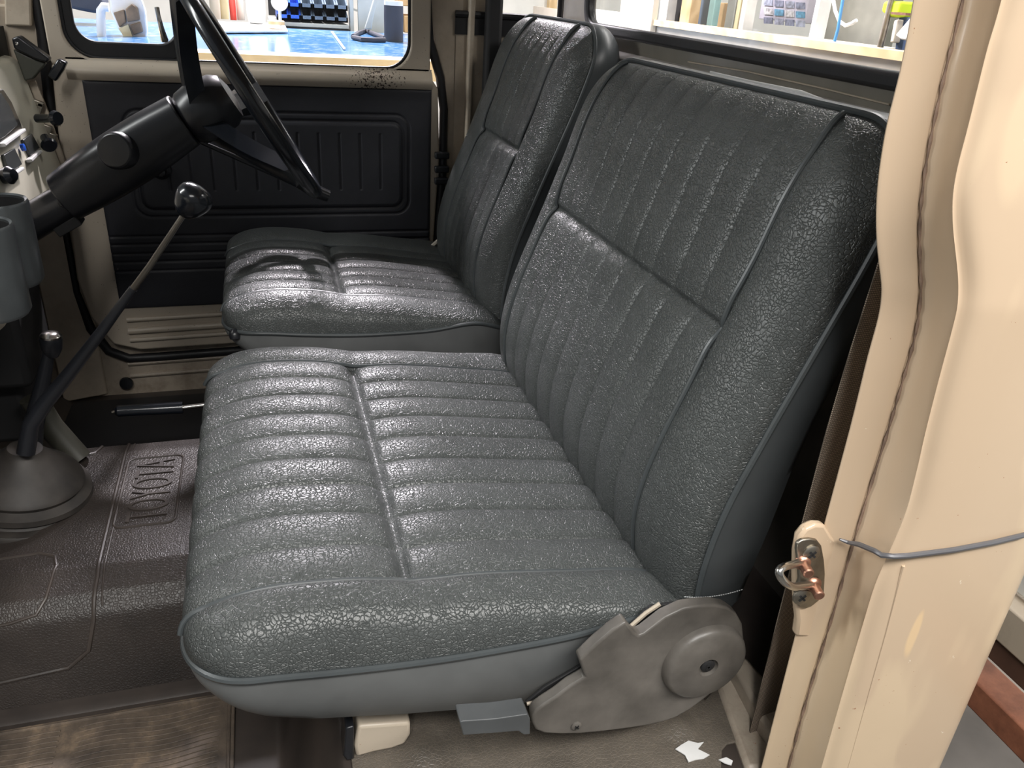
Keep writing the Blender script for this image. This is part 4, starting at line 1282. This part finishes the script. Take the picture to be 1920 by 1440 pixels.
def bin_(x, z, w, h, mat, label):
    bm = B()
    y0, y1 = 3.50, 3.75
    box2(bm, (x, y0, z), (x + w, y1, z + .006)); box2(bm, (x, y0, z), (x + w, y0 + .006, z + h * .45))
    for xx in (x, x + w - .006):
        prism(bm, [Vector((xx, y0, z)), Vector((xx, y1, z)), Vector((xx, y1, z + h)), Vector((xx, y0 + .06, z + h)), Vector((xx, y0, z + h * .5))], (.006, 0, 0))
    box2(bm, (x, y1 - .006, z), (x + w, y1, z + h))
    return ob('storage_bin', bm, mat, None, label=label, cat='storage bin', group='plastic bins on the steel shelf')


cols = ['leftmost', 'second', 'third', 'fourth', 'fifth', 'rightmost']
zlo = E2(580, 39).z + 0.002; zh = E2(580, 16).z - zlo
for r in range(2):
    for i in range(6):
        mt = M['bin_blue'] if i < 2 else M['bin_grey']
        bin_(E2(517, 0).x + i * bx_w * 1.05, zlo + r * zh, bx_w, zh * 0.97, mt, '%s %s plastic storage bin in the %s row of the shelf' % (cols[i], 'blue' if i < 2 else 'slate grey', ('lower', 'upper')[r]))
# black roll
p = U(741, 79, 2, zB); rr2 = (U(759, 60, 1, p.y) - U(723, 60, 1, p.y)).length / 2; tp = U(741, 9, 1, p.y).z
bm = B(); lathe(bm, (p.x, p.y + rr2, zB + 0.001), (0, 0, 1), [(rr2, 0), (rr2 * .99, (tp - zB) * .3), (rr2 * 1.01, (tp - zB) * .6), (rr2 * .99, tp - zB - .004)], 32, cap1=False)
rl = ob('fabric_roll', bm, M['cloth_dark'], None, label='charcoal fabric roll standing upright at the right end of the bench', cat='fabric roll')
bm = B(); lathe(bm, (p.x, p.y + rr2, tp - .01), (0, 0, 1), [(rr2 * .99, 0), (rr2 * .97, .02), (0, .022)], 32)
ob('roll_end', bm, M['white'], rl, label='white top end')
# strap
bm = B()
for L in ([(662, 68), (672, 62), (685, 58), (700, 63), (722, 71)], [(662, 70), (680, 74), (700, 75), (722, 75)]):
    tube(bm, [U(a, b, 2, zB + .008) for a, b in L], 0.008, n=8)
ob('webbing_strap', bm, M['cloth_dark'], None, label='loose black strap lying on the blue bench left of the roll', cat='strap')
# grey paddle
bm = B(); prism(bm, [U(*p_, 1, 3.30) for p_ in [(684, 55), (697, 55), (699, 40), (710, -10), (703, -10), (690, 35)]], (0, .02, 0))
ob('paddle', bm, M['greypanel'], None, bevel=0.004, label='pale grey long handled paddle leaning on the shelf post', cat='tool')
bm = B(); prism(bm, [U(*p_, 2, zB + .002) for p_ in [(620, 60), (624, 60), (648, 93), (644, 93)]], (0, 0, .003)); ob('ruler', bm, M['white'], None, label='thin white strip lying across the blue bench', cat='ruler')
bm = B(); box2(bm, U(719, 9, 1, 3.7), U(790, -30, 1, 3.9)); ob('cardboard_box', bm, M['cardboard'], None, bevel=.003, label='cardboard box high behind the fabric roll', cat='box')
bm = B(); box2(bm, U(758, 61, 1, 3.7), U(800, 28, 1, 3.9)); ob('cardboard_box', bm, M['cardboard'], None, bevel=.003, label='cardboard box low behind the fabric roll', cat='box')
# white sheet, jug, bottles, block, lamp
bm = B(); prism(bm, [U(*p_, 2, zB + .004) for p_ in [(380, 62), (405, 44), (533, 48), (540, 61)]], (0, 0, .008)); ob('white_sheet', bm, M['white'], None, bevel=.002, label='white board lying flat on the bench under the jug', cat='board')
def stand(px, py, wpx, toppx, prof, mat, name, label, cat, dz=0.013, n=24):
    p = U(px, py, 2, zB + dz); r = (U(px + wpx / 2, py, 1, p.y) - p).length; h = U(px, toppx, 1, p.y).z - zB - dz
    bm = B(); lathe(bm, p + Vector((0, r, 0)), (0, 0, 1), [(r * a, h * b) for a, b in prof], n)
    return ob(name, bm, mat, None, label=label, cat=cat)
jug = stand(482, 45, 36, -28, [(.7, 0), (.85, .03), (1, .3), (1, .8), (.7, .95), (.3, 1)], M['white'], 'plastic_jug', 'white plastic jug with blue patch standing on the white board', 'jug')
bm = B(); p_ = [U(*q, 1, U(482, 45, 2, zB).y - .004) for q in [(481, 3), (490, 3), (491, 13), (483, 13)]]; prism(bm, p_, (0, .004, 0)); ob('blue_patch', bm, M['bluelight'], jug)
stand(438, 38, 12, -20, [(1, 0), (1, .8), (.5, .9), (.4, 1)], M['red'], 'bottle', 'red bottle left of the white jug', 'bottle')
stand(452, 38, 14, -15, [(1, 0), (1, .8), (.5, .9), (.4, 1)], M['board'], 'bottle', 'pale bottle between the red bottle and the jug', 'bottle')
bm = B(); box2(bm, U(503, 46, 1, 3.15), U(532, 39, 1, 3.22)); ob('wood_block', bm, M['wood'], None, label='short timber block on the white board', cat='wood block')
pL = U(524, 4, 1, 3.3)
lmp = thing('work_lamp', pL + Vector((0, .03, -.1)), 'glaring white work lamp left of the blue bins', 'lamp')
bm = B(); lathe(bm, pL, (-0.1, -1, 0.05), [(0.0, 0.003), (0.022, 0.002), (0.024, 0)], 24, cap0=False); ob('lens', bm, M['lamp'], lmp)
bm = B(); lathe(bm, pL, (-0.1, -1, 0.05), [(0.015, -.06), (0.028, -.02), (0.03, 0), (0.024, 0)], 24); ob('housing', bm, M['greypanel'], lmp)
bm = B(); tube(bm, [pL + Vector((0, .04, 0)), pL + Vector((0, .05, -(pL.z - zB) + .014))], .006); ob('stand', bm, M['greypanel'], lmp)
# curtain-like cream sacks at left of bottles
for i, (a_, b_) in enumerate(((398, 412), (413, 428))):
    bm = B(); p = U((a_ + b_) / 2, 36, 2, zB); r = .021
    lathe(bm, p + Vector((0, r, .0)), (0, 0, 1), [(r * .9, 0), (r, .05), (r * .9, .15), (r * .6, .3)], 20)
    ob('cream_sack', bm, M['straw'] if i else M['board'], None, label=('pale cream roll standing behind the wheel rim', 'straw coloured roll beside the red bottle')[i], cat='roll')
# left: white organiser tray leaning with brown pockets, hook pipe, dark bag
tp_ = lambda L, y: [U(a, b, 1, y) for a, b in L]
bm = B(); prism(bm, tp_([(197, -5), (206, 0), (207, 20), (222, 55), (240, 80), (272, 80), (276, 60), (272, 20), (262, -10)], 2.75), (0, .03, 0))
org = ob('organiser_tray', bm, M['white'], None, bevel=.006, label='white plastic tray leaning behind the vent window with brown pockets', cat='tray')
for L in ([(212, 24), (232, 18), (236, 42), (224, 52)], [(235, 17), (247, 7), (258, 15), (262, 38), (239, 42)], [(243, 47), (263, 41), (268, 60), (250, 66)]):
    bm = B(); prism(bm, tp_(L, 2.735), (0, .02, 0)); ob('pocket', bm, M['brown_item'], org, bevel=.003)
bm = B(); prism(bm, tp_([(222, 54), (240, 46), (252, 78), (240, 80)], 2.738), (0, .02, 0)); ob('yellow_flap', bm, M['straw'], org)
bm = B(); tube(bm, tp_([(191, 78), (189, 40), (189, 20), (194, 13), (204, 14)], 2.7), .012, n=12); ob('bent_pipe', bm, M['white'], None, label='bent white pipe standing left of the white tray', cat='pipe')
bm = B(); prism(bm, tp_([(110, -10), (190, -10), (192, 18), (182, 26), (150, 20), (125, 14), (110, 22)], 3.1), (0, .15, 0)); ob('dark_bag', bm, M['cloth_dark'], None, bevel=.01, label='dark bag lying at the left end of the bench', cat='bag')

# ------------------------------------------------------------------ workshop seen through the rear windows
xP = 1.6
RP = lambda L, x: [U(a, b, 0, x) for a, b in L]
bm = B(); box2(bm, (xP, 0.3, -0.45), (xP + .02, 5.0, 0.895))
pt = ob('partition', bm, M['board'], None, label='low beige board partition behind the rear window', cat='partition')
bm = B(); box2(bm, (xP - .02, 0.3, 0.885), (xP + .04, 3.32, 0.907)); ob('top_rail', bm, M['wood'], pt, label='pale timber top rail')
bm = B(); box2(bm, (xP - .03, U(1236, 20, 0, xP).y, -0.45), (xP - .005, U(1174, 20, 0, xP).y, 1.5)); ob('board_panel', bm, M['board'], None, bevel=.002, label='tall beige board standing above the low partition', cat='panel')
bm = B(); box2(bm, (xP - .02, U(1174, 25, 0, xP).y, 0.5), (xP + .01, U(1112, 25, 0, xP).y, U(1140, 20, 0, xP).z)); ob('paint_board', bm, M['workwall'], None, bevel=.002, label='short white board left of the tall beige board', cat='panel')


def slab(name, a, b, x, mat, label, cat, z0=-0.45, ztop=1.6, th=0.05):
    """vertical slab between two pixel columns, standing at depth x"""
    pa, pb = U(a, 20, 0, x), U(b, 20, 0, x)
    bm = B(); box2(bm, (x, pb.y, z0), (x + th, pa.y, ztop))
    return ob(name, bm, mat, None, bevel=.003, label=label, cat=cat)


xQ = 1.9
slab('timber_post', 1276, 1294, xQ, M['wood'], 'pale timber post rising behind the partition rail', 'post')
slab('grey_cabinet', 1295, 1329, xQ + .1, M['bin_grey'], 'grey blue cabinet right of the timber post', 'cabinet')
slab('dark_gap', 1250, 1276, xQ + .1, M['dark'], 'dark slab for the shade in the gap left of the timber post', 'dark slab', ztop=1.02)  # dark slab put in for the dark gap between carton and post
slab('white_carton', 1236, 1250, xQ, M['white'], 'white carton tucked against the tall beige board', 'carton', ztop=0.985)
slab('teal_tube', 1328, 1338, xQ, simple('teal_plastic', (0.30, 0.50, 0.48), .5), 'upright teal tube beside the brown carton', 'tube', ztop=1.0, th=.03)
slab('brown_carton', 1338, 1356, xQ + .06, M['cardboard'], 'upright brown carton behind the partition rail', 'carton', ztop=0.985)
slab('pale_post', 1362, 1377, xQ, M['greypanel'], 'pale grey green post right of the brown carton', 'post')
slab('cream_post', 1380, 1386, xQ, M['straw'], 'thin cream upright strip beside the pale grey post', 'post')
slab('chrome_post', 1389, 1397, xQ, M['white'], 'thin white upright post in the rear window', 'post')
nb = slab('notice_board', 1425, 1512, xQ + .25, simple('lilac_board', (0.52, 0.50, 0.58), .5), 'notice board covered with small car photographs', 'notice board', z0=.93)
for i in range(4):
    for j in range(3):
        a = 1432 + i * 20; b = -2 + j * 17 + i * 2
        q = RP([(a, b), (a + 16, b + 1), (a + 16, b + 13), (a, b + 12)], xQ + .245)
        bm = B(); prism(bm, q, (.004, 0, 0))
        ph = ob('photo_print', bm, simple('photo_print_%d%d' % (i, j), ((.35, .38, .48), (.6, .6, .62), (.2, .22, .3), (.12, .3, .45))[(i * 2 + j) % 4], .3, var=.5, scale=60), nb, smooth=False)
bm = B(); box2(bm, (xQ - .05, U(1600, 60, 0, xQ).y, .86), (xQ + .22, U(1400, 60, 0, xQ).y, .885)); ob('side_table', bm, M['board'], None, label='low pale table behind the rail in front of the notice board', cat='table')
slab('grey_sheet', 1546, 1668, xQ + .3, M['green_grey'], 'large dull grey green sheet behind the clear hose', 'panel')
slab('white_upright', 1526, 1534, xQ, M['white'], 'slim white upright between notice board and grey sheet', 'post')
bm = B(); tube(bm, RP([(1561, -10), (1566, 20), (1574, 40), (1585, 48), (1597, 44), (1606, 38)], xQ), .006, n=10); ob('clear_hose', bm, M['white'], None, label='hanging pale hose curling up at its end', cat='hose')
bm = B(); tube(bm, RP([(1582, -10), (1576, 25), (1571, 55), (1563, 84)], xQ - .05), .005, n=8); ob('blue_cable', bm, M['bluelight'], None, label='blue cable hanging beside the pale hose', cat='cable')
bm = B(); prism(bm, RP([(1656, 2), (1690, 2), (1684, 32), (1665, 32), (1651, 22)], xQ - .1), (.06, 0, 0)); ob('hi_vis_cloth', bm, M['hivis'], None, bevel=.008, label='bright yellow hi-vis cloth hanging by the right pillar', cat='cloth')
bm = B(); prism(bm, RP([(1670, 22), (1698, 24), (1698, 29), (1670, 27)], xQ - .12), (.02, 0, 0)); ob('orange_bar', bm, M['copper'], None, label='short orange bar across the yellow cloth', cat='bar')
bm = B(); prism(bm, RP([(1676, 38), (1684, 36), (1676, 80), (1668, 80)], xQ - .1), (.03, 0, 0)); ob('cream_pole', bm, M['board'], None, bevel=.004, label='cream handle hanging below the yellow cloth', cat='handle')
bm = B(); prism(bm, RP([(1684, 32), (1740, 32), (1740, 104), (1676, 104), (1680, 60)], 1.82), (.06, 0, 0)); ob('navy_cloth', bm, M['navy'], None, bevel=.006, label='dark navy cloth hanging behind the white blade', cat='cloth')
bm = B(); prism(bm, RP([(1678, 66), (1712, 26), (1714, 50), (1698, 76), (1688, 74)], xQ - .14), (.02, 0, 0)); ob('white_paddle', bm, M['white'], None, bevel=.004, label='white tapered blade hanging beside the right pillar', cat='tool')
bm = B(); tube(bm, [Vector((U(1672, 0, 0, 1.8).x, U(1672, 0, 0, 1.8).y, -.45)), Vector((1.8, U(1672, 0, 0, 1.8).y, 1.4)), Vector((1.8, 1.3, 1.4))], .01)
ob('hanging_rack', bm, M['steel'], None, label='steel rack the yellow and navy cloths hang from', cat='rack')
# through the rear corner window
yc_ = 3.0
for (a, b, mt, lb) in ((962, 972, M['wood'], 'narrow timber post seen through the corner window'), (1019, 1030, M['wood'], 'timber post seen through the corner window nearest its right edge')):
    pa, pb = U(a, 10, 0, 1.75), U(b, 10, 0, 1.75)
    bm = B(); box2(bm, (1.75, pb.y, .4), (1.8, pa.y, 1.6)); ob('timber_post', bm, mt, None, label=lb, cat='post')
for (a, b, mt, lb) in ((982, 1016, M['bluelight'], 'blue glazed cabinet between the two corner window posts'), (1032, 1052, M['bin_grey'], 'grey blue cabinet right of the corner window posts'), (935, 958, M['greypanel'], 'grey cabinet at the left of the corner window')):
    pa, pb = U(a, 10, 0, 1.85), U(b, 10, 0, 1.85)
    bm = B(); box2(bm, (1.85, pb.y, .4), (1.95, pa.y, 1.5)); cbn = ob('cabinet', bm, mt, None, label=lb, cat='cabinet')
    bm = B(); box2(bm, (1.835, pb.y + .03, .90), (1.85, pa.y - .03, .905)); ob('shelf_edge', bm, M['white'], cbn)
